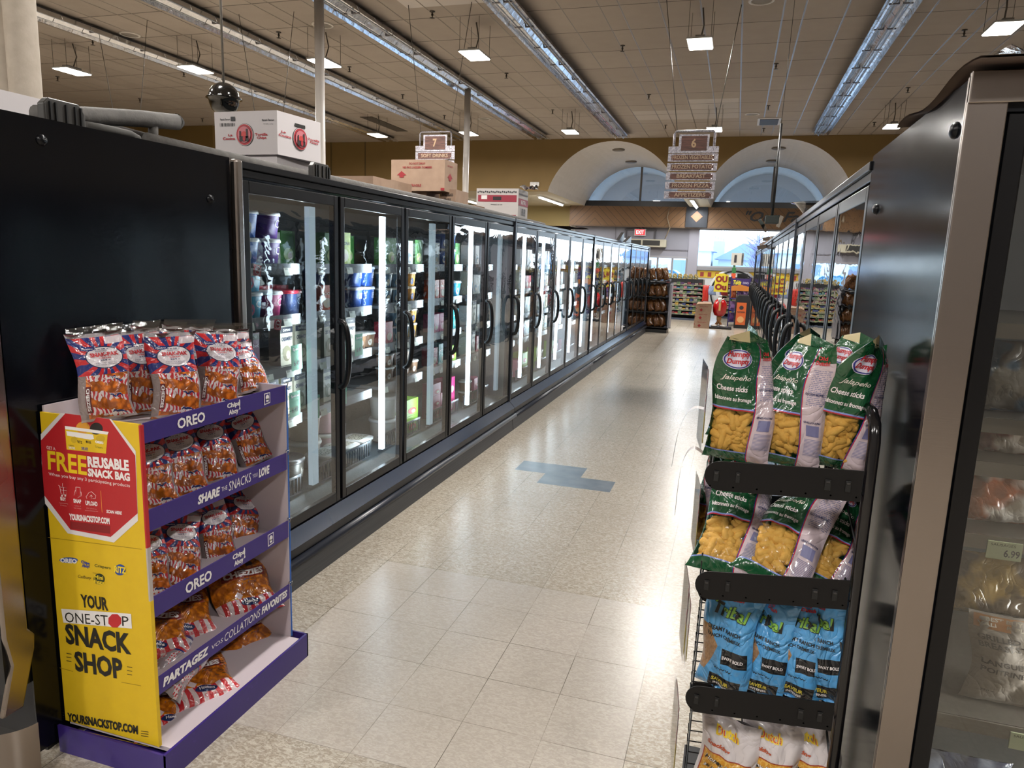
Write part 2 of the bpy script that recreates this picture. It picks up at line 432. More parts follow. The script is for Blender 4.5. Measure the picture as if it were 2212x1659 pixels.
tag(MB().text('"Our Family', (.15, YF-.45, 3.33), (3.1, 0, 0), (0, 0, .52), flat('#1b1d22', .5), bold=.02, shear=.35).build('wall_lettering'),
    'dark slanted lettering "Our Fam..." on the brown fascia board', 'lettering')
# ---- ceiling furniture
def refl(g): return .1
M_REFL = mat('mirror_reflector', lambda g: g.mix(g.noise(3, 'pos'), '#c5c4c4', '#ececef'), lambda g: .1+g.noise(14, 'pos')*.2, 1.0, bump=lambda g: g.noise(9, 'pos', 3), bs=.35, bd=.02)
names = ['strip light over the far left of the shop', 'strip light second from the left wall side', 'strip light passing in front of the thin white columns', 'strip light ending above the left arch', 'strip light ending above the right arch', 'rightmost strip light, cut off by the tall steel-trimmed freezer']
for x, nm in zip((-11.7, -9.0, -6.3, -3.72, 1.93, 4.68), names):
    y1 = 23.1; t = thing('strip_light', 'long unlit mirrored '+nm, 'ceiling light', (x, 10, ZC-.16), 'mirrored strip lights under the ceiling')
    MB().box((x-.07, -5, ZC-.1), (x+.07, y1, ZC), flat('#8f8b86', .4)).build('housing', t)
    m = MB()
    pr = [(-.24, -.16), (-.2, -.07), (-.13, -.045), (-.05, -.1), (0, -.16), (.05, -.1), (.13, -.045), (.2, -.07), (.24, -.16)]
    N = 48
    for i in range(N):
        ya = -5+(y1+5)*i/N; yb = -5+(y1+5)*(i+1)/N-.012
        for (a, b), (c, e) in zip(pr[:-1], pr[1:]): m.quad([(x+a, ya, ZC+b), (x+c, ya, ZC+e), (x+c, yb, ZC+e), (x+a, yb, ZC+b)], M_REFL)
    for i in range(24):
        ya = -4.4+i*1.18; m.box((x-.16, ya, ZC-.135), (x+.16, ya+.03, ZC-.115), flat('#777377', .3))
    m.build('reflector', t)
    m = MB()
    for s_ in (-1, 1): m.tube([(x+s_*.12, -5, ZC-.12), (x+s_*.12, y1, ZC-.12)], .013, flat('#b9bcc4', .25), 6)
    m.build('tube', t)
M_LED = mat('lamp_panel', '#ffffff', .5, emi='#fff6ea', es=14)
t = thing('pendant_light', 'x', 'ceiling light', group='rectangular pendant lights')
MB().box((-.19, -.3, 0), (.19, .3, .025), flat('#b9b9b9', .4)).box((-.07, -.16, .025), (.07, .16, .09), flat('#9c9a97', .4)).build('housing', t)
MB().box((-.175, -.285, -.012), (.175, .285, .001), M_LED).build('diffuser', t)
for sx in (-1, 1):
    for sy in (-1, 1): MB().tube([(sx*.17, sy*.27, .02), (sx*.17, sy*.27, ZC-5.11)], .004, flat('#55504a', .5), 5).build('wire', t)
MB().tube([(0, .03, .08), (.03, .1, .3), (0, .05, ZC-5.11)], .012, flat('#66605a', .5), 6).build('conduit', t)
pp = proto(t)
for i, (x, y) in enumerate(PEND):
    where = 'nearest' if y < 6 else ('middle' if y < 15 else 'far')
    cx = {-10.35: 'fourth from the right', -7.5: 'third left of the aisle', -4.58: 'just left of the aisle', -.84: 'over the aisle', 3.25: 'rightmost', -13.1: 'leftmost'}[x]
    pp.put((x, y, 5.11), label='lit rectangular pendant light of the '+where+' row, '+cx)
# sprinklers, speakers, vents
t = thing('sprinkler', 'small metal sprinkler head hanging from the ceiling tiles', 'sprinkler', group='ceiling sprinkler heads')
MB().lathe([(.045, 0), (.045, -.012), (.016, -.014), (.014, -.05), (.024, -.055), (.012, -.075), (.008, -.1), (.045, -.105), (.0, -.11)], (0, 0, 0), flat('#4a4540', .3, metal=.7), 8).build('head', t)
pp = proto(t); SPK = []
for x, y in ((1345, 104), (1402, 210), (1094, 164), (1194, 243), (1677, 143), (1660, 234), (1650, 283), (2084, 70), (1962, 195), (1889, 270), (934, 30), (870, 210), (755, 150), (960, 255), (200, 91), (397, 161), (124, 171), (302, 219), (437, 262), (602, 75), (1438, 276), (1248, 290)):
    SPK.append(at(x, y-6, Z=ZC))
for sd_, P_ in (('left', [p for p in SPK if p.x < -4.5]), ('middle', [p for p in SPK if -4.5 <= p.x < .2]), ('right', [p for p in SPK if p.x >= .2])):
    for i, p in enumerate(sorted(P_, key=lambda p: p.y)): pp.put((p.x, p.y, ZC-.001), label='small metal ceiling sprinkler head over the %s of the shop, %s nearest' % (sd_, ORD[i]))
t = thing('ceiling_speaker', 'round pale ceiling speaker grille', 'speaker', group='round ceiling speakers')
MB().lathe([(.19, 0), (.19, -.015), (.15, -.02), (.15, -.008)], (0, 0, 0), flat('#cfc9c2', .5), 24).disc((0, 0, -.009), (.15, 0, 0), (0, .15, 0), flat('#8c857d', .7)).build('grille', t)
pp = proto(t)
for (x, y), s_ in zip(((1645, 0), (1625, 246), (697, 53), (280, 74), (1046, 256)), ('at the top edge of the photo', 'near the ceiling vent above aisle sign 6', 'right behind the nearer white column', 'over the far left', 'right behind the farther white column')):
    p = at(x, y, Z=ZC); pp.put((p.x, p.y, ZC-.001), label='round ceiling speaker '+s_)
p = at(1661, 262, Z=ZC)
t = thing('ceiling_vent', 'dark square vent in the ceiling above the right arch', 'vent', p)
MB().box((p.x-.3, p.y-.5, ZC-.02), (p.x+.3, p.y+.5, ZC-.001), flat('#c9c6c4', .5)).build('frame', t)
MB().box((p.x-.24, p.y-.42, ZC-.03), (p.x+.24, p.y+.42, ZC-.02), flat('#332e2a', .6)).build('grille', t)
p = at(838, 271, Z=ZC)
tag(MB().box((p.x-.2, p.y-1.4, ZC-.012), (p.x+.2, p.y+1.0, ZC-.001), flat('#4a433c', .8)).build('ceiling_vent'), 'long dark vent slot in the ceiling beyond the nearer white column', 'vent')
p = at(1336, 324, Z=5.4)
for (x, y, cx), nm in zip(((1336, 324, 0), (1363, 350, 0), (1682, 321, 1), (1668, 348, 1)), ('front one under the left arch', 'rear one under the left arch', 'front one under the right arch', 'rear one under the right arch')):
    for Y in [24.5+.1*i for i in range(60)]:
        q = at(x, y, Y=Y)
        if (q.x-CS[cx])**2+(q.z-VZ)**2 >= (VR-.04)**2: break
    tag(MB().lathe([(.22, 0), (.22, -.03), (.17, -.05), (0, -.05)], q+V((0, 0, .02)), flat('#6e6458', .6), 20).build('recessed_light'), 'round recessed ceiling light, '+nm, 'recessed light', 'recessed lights in the vaults')
# columns
for (x, y, X_, nm) in ((690, 100, -6.3, 'nearer thin round white column behind the carton stack'), (1008, 300, -6.3, 'farther thin round white column behind the brown cartons')):
    q = at(x, y, X=X_); tag(MB().tube([(q.x, q.y, 0), (q.x, q.y, ZC)], .072, flat('#cfc9c4', .4), 20).build('column'), nm, 'column')
t = thing('pipe_column', 'pair of thick cream wrapped pipes rising at the far left behind the dark freezer', 'column', (-3.65, 3, 0))
for x in (-3.79, -3.655): MB().tube([(x, 3, 0), (x, 3, 2.4), (x+.004, 3, 3.2), (x, 3, ZC)], .075, mat('cream_wrap', lambda g: g.mix(g.noise(20, 'pos', 4), '#a89c8c', '#c4b9aa'), .7, bump=lambda g: g.noise(25, 'pos', 4), bs=.5), 20).build('pipe', t)
# hanging aisle signs
def wood(g):
    u, v, _ = g.xyz('pos'); n = g.noise(3, g.cv(u*1.5, 0, g.xyz('pos')[2]*12), 4)
    return g.mix(g.ss(n, .35, .65), '#4b2a1f', '#74473a')
M_WOOD = mat('sign_wood', wood, .5)
def aisle_sign(label, num, rows, Y, x0, x1, z0, ztop, wires, yb):
    t = thing('aisle_sign', label, 'aisle sign', ((x0+x1)/2, Y, z0)); W = x1-x0; H = ztop-z0
    m = MB().tube([(x0+W*.1, Y+.03, ztop-.42*H/.97), (x0+W*.1, Y+.03, ztop-.04), (x0+W*.13, Y+.03, ztop), (x1-W*.13, Y+.03, ztop), (x1-W*.1, Y+.03, ztop-.04), (x1-W*.1, Y+.03, ztop-.42*H/.97)], .018, GALV, 8)
    m.build('pipe_frame', t)
    zt = z0+H*.685
    MB().prism([(x0, zt), (x0, zt+.09*H), (x0+.2*W, zt+.09*H), (x0+.2*W, zt+.265*H), (x1-.2*W, zt+.265*H), (x1-.2*W, zt+.09*H), (x1, zt+.09*H), (x1, zt)], 'y', Y, Y+.015, GALV).build('backing_plate', t)
    MB().box((x0+.25*W, Y-.012, zt+.03*H), (x1-.24*W, Y, zt+.24*H), M_WOOD).text(num, (x0+.45*W, Y-.016, zt+.07*H), (.1*W, 0, 0), (0, 0, .13*H), flat('#c4a27c', .5), bold=.03).build('number_board', t)
    n = len(rows); rh = H*.685/n
    for i, s_ in enumerate(rows):
        zb = z0+(n-1-i)*rh
        b = MB().box((x0-.005*i, Y, zb+.01), (x1-.005*i, Y+.015, zb+rh-.012), GALV)
        b.box((x0+.07*W, Y-.01, zb+.026), (x1-.08*W, Y, zb+rh-.028), M_WOOD)
        w_ = min(.8, .055*len(s_)+.08) * W
        b.text(s_, ((x0+x1)/2-w_/2-.005, Y-.014, zb+rh*.3), (w_, 0, 0), (0, 0, rh*.42), flat('#b59a7e', .5), bold=.02)
        for px_ in (x0+.09*W, x1-.1*W):
            for pz in (zb+.036, zb+rh-.04): b.disc((px_, Y-.0145, pz), (.008, 0, 0), (0, 0, .008), CHROME, 8)
        b.build('name_board', t)
    for a, b_ in wires: MB().tube([at(*a, Z=ZC), at(*b_, Y=Y+.03)], .006, flat('#4d4740', .5), 5).build('wire', t)
    return t
aisle_sign('hanging aisle sign 6 listing frozen vegetables, potato, breakfast, pizza and appetizers', '6', ['FROZEN VEGETABLES', 'FROZEN POTATO', 'BREAKFAST', 'FROZEN PIZZA', 'APPETIZERS'], 11, -1.1, -.39, 2.665, 3.63, (((1440, 0), (1463, 284)), ((1602, 10), (1545, 284))), 0)
aisle_sign('hanging aisle sign 7 with SOFT DRINKS board, half hidden by brown cartons', '7', ['SOFT DRINKS', 'WATER', 'JUICE', 'SNACKS', 'CHIPS'], 15, -7.02, -6.09, 3.07, 4.39, (((882, 11), (909, 286)), ((1019, 4), (973, 286))), 0)
for a, b_, nm in (((212, 62), (245, 243), 'leftmost'), ((318, 44), (303, 245), 'second from the left'), ((516, 31), (550, 240), 'third from the left, behind the white carton'), ((635, 25), (612, 242), 'fourth from the left, beside the nearer white column')):
    pa = at(*a, Z=ZC); pb = at(*b_, Y=pa.y-1.5 if pa.y > 3 else 3); pb.z = max(pb.z, 2.4)
    tag(MB().tube([pa, pb], .005, flat('#4d4740', .5), 5).build('hanging_wire'), 'thin slanting suspension wire under the ceiling, '+nm, 'wire')
# black dome hanging on a rod
p = at(484, 212, Y=5.4)
t = thing('security_dome', 'glossy black ball with a rim hanging on a thin rod behind the white carton', 'camera dome', p)
R_ = .128
MB().lathe([(R_*sin(a), .0+R_*cos(a)) for a in [pi/2*i/10 for i in range(11)]], p, mat('gloss_black', '#0a0908', .12, coat=.5), 32).build('upper_shell', t)
MB().lathe([(R_+.012, .006), (R_+.022, -.006), (R_, -.012), (R_*.95, -.05), (R_*.8, -.1), (R_*.45, -.135), (0, -.145)], p, mat('gloss_black2', '#050505', .06, coat=.5), 32).build('lower_shell', t)
MB().tube([(p.x, p.y, p.z+R_-.01), (p.x-.01, p.y, ZC)], .01, flat('#77736d', .4, metal=.6), 8).build('rod', t)
# fluorescent battens under the soffit
for (a, b_), nm in zip((((1165, 426), (1202, 443)), ((1494, 434), (1507, 449)), ((1000, 432), (1025, 440))), ('left of the left arch', 'below aisle sign 6', 'behind the farther white column')):
    p, q = at(*a, Z=SP-.06), at(*b_, Z=SP-.06); q = V((p.x, max(q.y, p.y+1.6), p.z)); q.y = min(q.y, YF-.6)
    t = thing('fluorescent_batten', 'lit white fluorescent batten under the soffit '+nm, 'fluorescent light', p, 'fluorescent battens')
    MB().box((p.x-.08, p.y, SP-.045), (p.x+.08, q.y, SP-.002), WHITE).build('housing', t)
    MB().tube([(p.x, p.y, SP-.075), (p.x, q.y, SP-.075)], .025, mat('fluo_tube', '#ffffff', .5, emi='#eef6ff', es=12), 8).build('tube', t)
    area((p.x, (p.y+q.y)/2, SP-.11), (0, 0, 0), .05, q.y-p.y, 90, (.93, .97, 1))
# things on the front wall
p = at(1383, 502, Y=YF-.1)
t = thing('exit_sign', 'red lit EXIT sign above the air curtain', 'exit sign', p)
MB().box((p.x-.24, YF-.16, p.z-.14), (p.x+.24, YF-.02, p.z+.14), flat('#b9b9bb', .4)).build('housing', t)
MB().box((p.x-.2, YF-.165, p.z-.11), (p.x+.2, YF-.16, p.z+.11), mat('exit_red', '#c01822', .4, emi='#ff2a30', es=.9)).text('EXIT', (p.x-.16, YF-.17, p.z-.07), (.32, 0, 0), (0, 0, .15), mat('exit_letters', '#ff8a8a', .4, emi='#ffb0b0', es=1.6), bold=.03).build('lit_panel', t)
for s_ in (-.06, .06): MB().lathe([(.05, 0), (.05, .05), (0, .06)], (p.x+s_, YF-.1, p.z+.14), CHROME, 10).build('emergency_lamp', t)
t = thing('wall_frame', 'dark bracket frame on the grey wall around the EXIT sign', 'frame', (-4.0, YF, 2.7))
MB().box((-4.6, YF-.08, 3.02), (-3.3, YF-.02, 3.08), flat('#4a474b', .5)).build('top_bar', t)
for x in (-4.56, -3.36): MB().box((x, YF-.08, 2.55), (x+.05, YF-.02, 3.02), flat('#4a474b', .5)).build('side_bar', t)
t = thing('air_curtain', 'long cream air curtain heater over the exit doors', 'air curtain', (-3.85, YF-.2, 2.4))
MB().box((-4.87, YF-.4, 2.36), (-2.84, YF-.02, 2.67), flat('#b5ad97', .5)).build('housing', t, bevel=.02)
for x in (-4.55, -3.78):
    MB().box((x, YF-.41, 2.42), (x+.7, YF-.4, 2.62), flat('#2a2824', .5)).build('grille', t)
cc = [at(x, y, Y=YF-.48) for x, y in ((1447, 446), (1441, 470), (1447, 492), (1440, 508), (1436, 516))]
tag(MB().tube(cc, .02, flat('#7d6c55', .6), 6).build('cable'), 'wavy brown cable hanging over the fascia board down to the air curtain', 'cable')
def strip(g):
    x, y, z = g.xyz('pos'); q = ((x+1.5)/.3).fr()
    return g.mix(g.bx(q, z, .3, .78, 1.24, 1.42), '#c9a52c', '#8f2f28')
tag(MB().box((-1.52, YF-.03, 1.2), (4.5, YF-.001, 1.48), mat('yellow_strip', strip, .5)).build('border_strip'), 'yellow border strip with dark red squares below the shop window', 'wall strip')
p = at(1155, 398, Y=YB-.03)
t = thing('emergency_light', 'small white twin emergency light on the ochre wall left of the arch', 'emergency light', p)
MB().box((p.x-.16, YB-.07, p.z-.07), (p.x+.16, YB-.001, p.z+.07), WHITE).build('housing', t, bevel=.02)
for s_ in (-.08, .08): MB().lathe([(.04, .02), (.04, 0), (0, -.01)], (p.x+s_, YB-.075, p.z), flat('#f5f5f5', .3), 12, ax='y').build('lens', t)
# ---- outdoors
struct(MB().box((-30, 32.5, -.2), (40, 120, -.1), flat('#b9bcc0', .8)), 'ground')
def bld(name, label, x0, x1, y, z, c, rc, wn=3):
    t = thing(name, label, 'building', ((x0+x1)/2, y, 0))
    MB().box((x0, y, 0), (x1, y+6, z), flat(c, .8)).build('wall', t)
    MB().prism([(x0-.3, z), (x1+.3, z), ((x0+x1)/2+1, z+1.1), ((x0+x1)/2-1, z+1.1)], 'y', y-.3, y+6.2, flat(rc, .8)).build('roof', t)
    for i in range(wn):
        a = x0+(x1-x0)*(i+.25)/wn; MB().box((a, y-.05, z*.35), (a+(x1-x0)*.5/wn, y, z*.75), flat('#7f93b5', .3)).build('window', t)
bld('house', 'low blue-roofed building seen through the shop window', at(1552, 560, Y=52).x, at(1720, 560, Y=52).x, 52, 2.1, '#a9b4c4', '#7f90b8', 6)
bld('house', 'pale white building at the left of the shop window', -8.5, at(1534, 560, Y=50).x, 50, 2.6, '#d7dde2', '#c5ced6', 2)
t = thing('tower', 'pale lattice tower with antennas outside the shop window', 'tower', (-2, 60, 0))
tx0 = at(1540, 540, Y=60).x
MB().box((tx0, 60, 0), (tx0+.9, 61, 3.6), flat('#a7adb4', .8)).build('tower_block', t)
m = MB()
for i in range(4): m.tube([(tx0+.1+.22*i, 60.5, 3.6), (tx0+.1+.22*i, 60.5, 4.9-.25*(i % 2))], .03, flat('#98a4b0', .6), 5)
m.build('antenna', t)
t = thing('bare_tree', 'bare winter tree outside the shop window', 'tree', (1.4, 48, 0))
TX = at(1636, 540, Y=48).x
m = MB().tube([(TX, 48, -.1), (TX+.05, 48, 1.6), (TX, 48, 3.6)], [.12, .09, .05], flat('#8c8aa8', .8), 6)
m.build('trunk', t); m = MB()
for i in range(90):
    a = random.uniform(-1.25, 1.25); z = random.uniform(1.2, 3.4); l = random.uniform(.6, 2.0)
    m.tube([(TX, 48, z), (TX+sin(a)*l*.45, 48+random.uniform(-.5, .5), z+cos(a)*l*.4), (TX+sin(a)*l*.8, 48+random.uniform(-.7, .7), z+cos(a)*l*.7+.1)], [.03, .018, .008], flat('#8c8aa8', .8), 4)
m.build('branch', t)
t = thing('car', 'blue and red car seen through the exit doors', 'car', (-3.5, 36, 0))
MB().prism([(-5.2, .25), (-1.9, .25), (-1.9, .8), (-2.3, 1.0), (-2.9, 1.4), (-4.3, 1.45), (-4.9, .95), (-5.2, .85)], 'y', 35.5, 37.2, flat('#3f7fa6', .3)).build('body', t, bevel=.06)
MB().prism([(-4.7, .98), (-2.6, 1.0), (-3.0, 1.33), (-4.3, 1.36)], 'y', 35.46, 35.5, flat('#9ccbe0', .2)).build('window', t)
MB().box((-5.1, 35.46, .7), (-3.4, 35.5, .8), flat('#c33c50', .3)).build('stripe', t)
for x in (-4.6, -2.5): MB().lathe([(.3, -.1), (.3, .1), (0, .1)], (x, 35.55, .2), BLACK, 16, ax='y').build('wheel', t)
# ================================================================ freezer cases
def gloss_bump(g): return g.noise(220, 'pos', 2)
M_NAVY = mat('navy_black_panel', lambda g: g.mix(g.noise(4, 'pos', 3), '#05060a', '#080a10'), lambda g: .14+g.noise(5, 'pos')*.06, bump=gloss_bump, bs=.1, bd=.0006, spec=.3)
M_CASE = mat('case_black_metal', '#0f1014', .28, bump=gloss_bump, bs=.08, bd=.0006, spec=.25)
M_KNAVY = mat('kick_navy', lambda g: g.mix(g.noise(1.5, 'pos', 3), '#101b2c', '#1d2d44'), .22, bump=gloss_bump, bs=.05, bd=.0006)
M_KLOW = mat('kick_lower', lambda g: g.mix(g.noise(3, g.cv(g.xyz('pos')[0], g.xyz('pos')[1]*.3, g.xyz('pos')[2]*30), 3), '#26272b', '#4b4c50'), .45)
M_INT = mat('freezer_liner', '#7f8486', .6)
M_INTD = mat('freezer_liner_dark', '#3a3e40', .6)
def wav(g):
    x, y, z = g.xyz('pos'); return g.noise(1.3, g.cv(x, y*1.2, z*3.2), 3, .6, .8)
M_PANE = glass('door_glass', '#dfe6e6', .12, .01, bump=wav, bs=.14, bd=.01)
M_PANER = glass('door_glass_dark', '#cfd6d8', .15, .01, bump=wav, bs=.12, bd=.01)
M_FRAME = mat('door_frame_black', '#08080b', .3, spec=.35)
M_LEDB = mat('freezer_led', '#ffffff', .5, emi='#dcefff', es=9)
M_LEDD = mat('freezer_led_dim', '#aebcc4', .4, emi='#cfe4f2', es=.35)
M_SHELF = mat('freezer_shelf', '#4a4d50', .4)
M_CHAN = mat('price_channel', '#585c60', .25)
M_TAGW = mat('price_tag_paper', lambda g: g.mix(g.bx(*g.xyz('uv')[:2], .1, .5, .55, .8)*.6, '#c8cec2', '#4b5148'), .5)
def case(y0, y1, n, X0, s, lit, label, rich=0, glassm=None, lev=(1.655, 1.385, 1.105, .825)):
    """one run of reach-in freezer doors; s=+1 faces +X"""
    t = thing('freezer_case', label, 'freezer', (X0-s*.5, (y0+y1)/2, 0)); D = lambda d: X0+s*d
    def bx(m, d0, d1, ya, yb, z0, z1, mt): m.box((min(D(d0), D(d1)), ya, z0), (max(D(d0), D(d1)), yb, z1), mt)
    m = MB()
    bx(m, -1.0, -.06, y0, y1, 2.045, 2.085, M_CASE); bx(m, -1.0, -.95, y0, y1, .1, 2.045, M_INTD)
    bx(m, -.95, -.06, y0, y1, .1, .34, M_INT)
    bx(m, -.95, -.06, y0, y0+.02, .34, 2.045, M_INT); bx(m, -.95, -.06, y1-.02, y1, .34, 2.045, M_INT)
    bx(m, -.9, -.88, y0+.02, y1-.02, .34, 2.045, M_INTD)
    m.build('body', t)
    m = MB(); bx(m, -.1, .012, y0, y1, 2.082, 2.113, M_CASE); bx(m, -.1, .0, y0, y1, 2.047, 2.082, M_CASE); m.build('header', t, bevel=.004)
    m = MB()
    pr = [(-.06, .1), (-.06, .3), (.0, .298), (.062, .232), (.062, .185), (.05, .178), (.05, .135), (.06, .125), (.04, .11), (.055, .0), (-.06, 0)]
    mts = [M_CASE, M_CASE, M_KNAVY, M_CASE, M_CASE, M_CASE, M_CASE, M_KLOW, M_KLOW, M_KLOW, M_CASE]
    for i in range(len(pr)):
        a, b = pr[i], pr[(i+1) % len(pr)]; m.quad([(D(a[0]), y0, a[1]), (D(b[0]), y0, b[1]), (D(b[0]), y1, b[1]), (D(a[0]), y1, a[1])], mts[i])
    for yy in (y0, y1): m.quad([(D(a), yy, b) for a, b in pr], M_CASE)
    m.build('kick_panel', t)
    MB().tube([(D(.068), y0, .157), (D(.068), y1, .157)], .024, mat('bumper_rubber', '#2b2f38', .28), 10).build('bumper', t)
    dw = (y1-y0)/n
    MB().box((min(D(-.06), D(.016)), y1-.022, .3), (max(D(-.06), D(.016)), y1, 2.115), mat('case_joint', '#3b3e46', .3, .5)).build('joint_trim', t)
    hy = 1
    hm = MB(); pa = []
    for i in range(17):
        a = -pi/2+pi*i/16; pa.append((D(.02+.062*cos(a)**.6 if cos(a) > 0 else .02), 0, 1.175+.185*sin(a)))
    hm.tube(pa, .017, BLKPL, 8, flat_=1.0); 
    hme = hm.mesh('handle', (0, 0, 0))
    fm = gm = None
    for i in range(n):
        a = y0+dw*i+.012; b = y0+dw*(i+1)-.012
        m = MB(); fw_ = .042
        for (ya, yb, z0, z1) in ((a, a+fw_, .31, 2.035), (b-fw_, b, .31, 2.035), (a+fw_, b-fw_, .31, .365), (a+fw_, b-fw_, 1.98, 2.035)):
            bx(m, -.03, .004, ya, yb, z0, z1, M_FRAME)
        if i < n-1: bx(m, -.05, -.035, b+.001, b+.023, .31, 2.04, M_FRAME)
        d = m.build('door', t, bevel=.004)
        m = MB(); m.quad([(D(.001), a+fw_, .365), (D(.001), b-fw_, .365), (D(.001), b-fw_, 1.98), (D(.001), a+fw_, 1.98)], glassm or M_PANE); m.build('glass_pane', d)
        h = bpy.data.objects.new('handle', hme); col.objects.link(h); h.parent = d
        h.location = (-world_loc(d).x, (b-.03)-world_loc(d).y, -world_loc(d).z)
        yb = b-.06; L = lit[i % len(lit)]
        if L is not None:
            MB().box((min(D(-.13), D(-.1)), yb-(.035 if L else .06), .42), (max(D(-.13), D(-.1)), yb-.003, 1.97), M_LEDB if L else M_LEDD).build('light_strip', t)
            if yb < 12:
                lo_ = area((D(-.15), yb-.05, 1.2), (0, 0, 0), .03, 1.5, 4, (.86, .94, 1)); lo_.rotation_euler = V((-s*.75, -.66, 0)).to_track_quat('-Z', 'Y').to_euler()
        for k, z in enumerate(lev):
            m = MB(); bx(m, -.8, -.19, a, b-.1, z-.02, z, M_SHELF); bx(m, -.195, -.178, a, b-.1, z-.045, z+.012, M_CHAN)
            sh = m.build('shelf', t)
            if rich and i < rich:
                for q in range(4):
                    if random.random() < .25: continue
                    yy = a+.05+q*.165+random.uniform(-.02, .02); w_ = .07
                    tm = MB(); tm.quad([(D(-.17), yy, z-.05), (D(-.17), yy+w_, z-.05), (D(-.18), yy+w_, z+.0), (D(-.18), yy, z+.0)] if s > 0 else [(D(-.17), yy+w_, z-.05), (D(-.17), yy, z-.05), (D(-.18), yy, z+.0), (D(-.18), yy+w_, z+.0)], M_TAGW)
                    tm.build('price_tag', sh)
        # wire basket front at the bottom
        m = MB(); bx(m, -.2, -.19, a, b-.1, .46, .475, M_CHAN); bx(m, -.2, -.19, a, b-.1, .36, .37, M_CHAN)
        for q in range(22): yy = a+.01+(b-.12-a)*q/21; bx(m, -.198, -.192, yy, yy+.008, .37, .46, M_CHAN)
        m.build('basket_front', t)
    return t
XL, XR = -2.1, .42
LR = [2.70, 6.79, 10.87, 14.93, 17.97]
c1_ = case(LR[0], LR[1]-.01, 5, XL, 1, [0, 1, 0, 1, 0], 'nearest black glass-door freezer on the left, full of ice cream tubs and cartons', rich=5)
case(LR[1], LR[2]-.01, 5, XL, 1, [1, 1, 1, 1, 1], 'second black glass-door freezer along the left row, with bright light strips', rich=2)
case(LR[2], LR[3]-.01, 5, XL, 1, [1, 0, 1, 1, 1], 'third black glass-door freezer along the left row')
c4_ = case(LR[3], LR[4], 4, XL, 1, [0, 0, 0, 0], 'farthest black glass-door freezer on the left, beside the bread rack')
RR = [2.80, 6.04, 10.08, 14.12, 18.2]
case(RR[0], RR[1]-.01, 4, XR, -1, [None], 'nearest dark glass-door freezer in the right row, behind the tall side panel', glassm=M_PANER)
case(RR[1], RR[2]-.01, 5, XR, -1, [None], 'second dark glass-door freezer along the right row', glassm=M_PANER)
case(RR[2], RR[3]-.01, 5, XR, -1, [None], 'third dark glass-door freezer along the right row', glassm=M_PANER)
case(RR[3], RR[4], 5, XR, -1, [None], 'farthest dark glass-door freezer in the right row, by the checkouts', glassm=M_PANER)
# end trims of the left row
MB().box((XL-.9, LR[4]+.003, 0), (XL+.02, LR[4]+.05, 2.11), STEEL).build('end_panel', c4_, label='bright steel end panel')
MB().box((XL-.02, 2.65, .0), (XL+.022, 2.698, 2.115), STEEL).build('corner_trim', c1_, bevel=.012, label='vertical brushed steel corner trim')
# ---- left end freezer, seen from its black side
def bolt(p, n, parent):
    m = MB(); m.lathe([(.0, .012), (.009, .011), (.016, .006), (.018, 0)], (0, 0, 0), M_CASE, 14, ax='x')
    m.v = [(p[0]+n*a, p[1]+b, p[2]+c) for a, b, c in m.v]; m.build('bolt_cap', parent)
t = thing('end_freezer', 'large black freezer side filling the left of the photo, with steel corner trim', 'freezer', (-2.6, 2.1, 0))
MB().box((-3.9, 1.6, .08), (-2.112, 2.64, 2.1), M_CASE).build('body', t)
MB().box((-2.112, 1.585, .04), (-2.106, 2.643, 2.118), M_NAVY).build('side_panel', t)
MB().box((-3.08, 1.64, 0), (-2.14, 2.62, .08), BLACK).build('plinth', t)
m = MB().prism([(1.5, 2.12), (1.578, 2.12), (1.578, .5), (1.60, .47), (1.595, .42), (1.54, .24), (1.47, .24), (1.515, .4), (1.5, .5)], 'x', -2.118, -2.098, STEEL); m.build('corner_trim', t, bevel=.006)
MB().box((-3.1, 1.5, .3), (-2.115, 1.6, 2.1), M_FRAME).build('door_frame', t)
bolt(at(90, 303, X=-2.106), 1, t); bolt(at(454, 430, X=-2.106), 1, t)
tag(MB().grid(lambda u, v: (-2.16+.13*cos(-pi*.05+u*-pi*.5)*(1+.03*v), 1.55+.13*sin(-pi*.05+u*-pi*.5), .0+.21*v), 12, 2, STEEL).build('corner_guard'), 'curved steel corner guard on the floor at the lower left edge', 'corner guard')
# pipes and brackets on top of the left row
def ptube(pts, r, X_=None, name='insulated_pipe', label='', par=None, m=RUBBER, n=14):
    P = [at(a, b, X=x) for a, b, x in pts]; return MB().tube(P, r, m, n).build(name, par)
t = thing('insulated_pipe', 'thick grey insulated pipe stub with a frayed end lying on the black freezer', 'pipe', at(240, 262, X=-2.45))
ptube([(80, 248, -2.42), (180, 250, -2.44), (300, 256, -2.44), (383, 264, -2.44)], .034, par=t, name='pipe')
ptube([(331, 262, -2.44), (331, 310, -2.44)], .02, par=t, name='branch_pipe')
q = at(384, 264, X=-2.44); MB().lathe([(.0, .012), (.02, .02), (.03, .004), (.036, -.01)], q, flat('#1b1a19', .9), 12, ax='y').build('end_cap', t)
t = thing('frosted_pipe', 'thinner grey pipe with white frost bending down on the black freezer top', 'pipe', at(250, 285, X=-2.3))
def frost(g): return g.mix(g.ss(g.xyz('pos')[2]*6+g.noise(30, 'pos', 4)*.5, 13.42, 13.6), '#44423f', '#c9ccce')
P = [at(a, b, X=-2.3) for a, b in ((185, 272), (230, 280), (280, 291), (296, 300), (302, 318))]
MB().tube(P, .017, mat('frosted_rubber', frost, .8), 12).build('pipe', t)
t = thing('long_pipe', 'long grey insulated pipe running along the top of the left freezers', 'pipe', (-2.35, 5, 2.14))
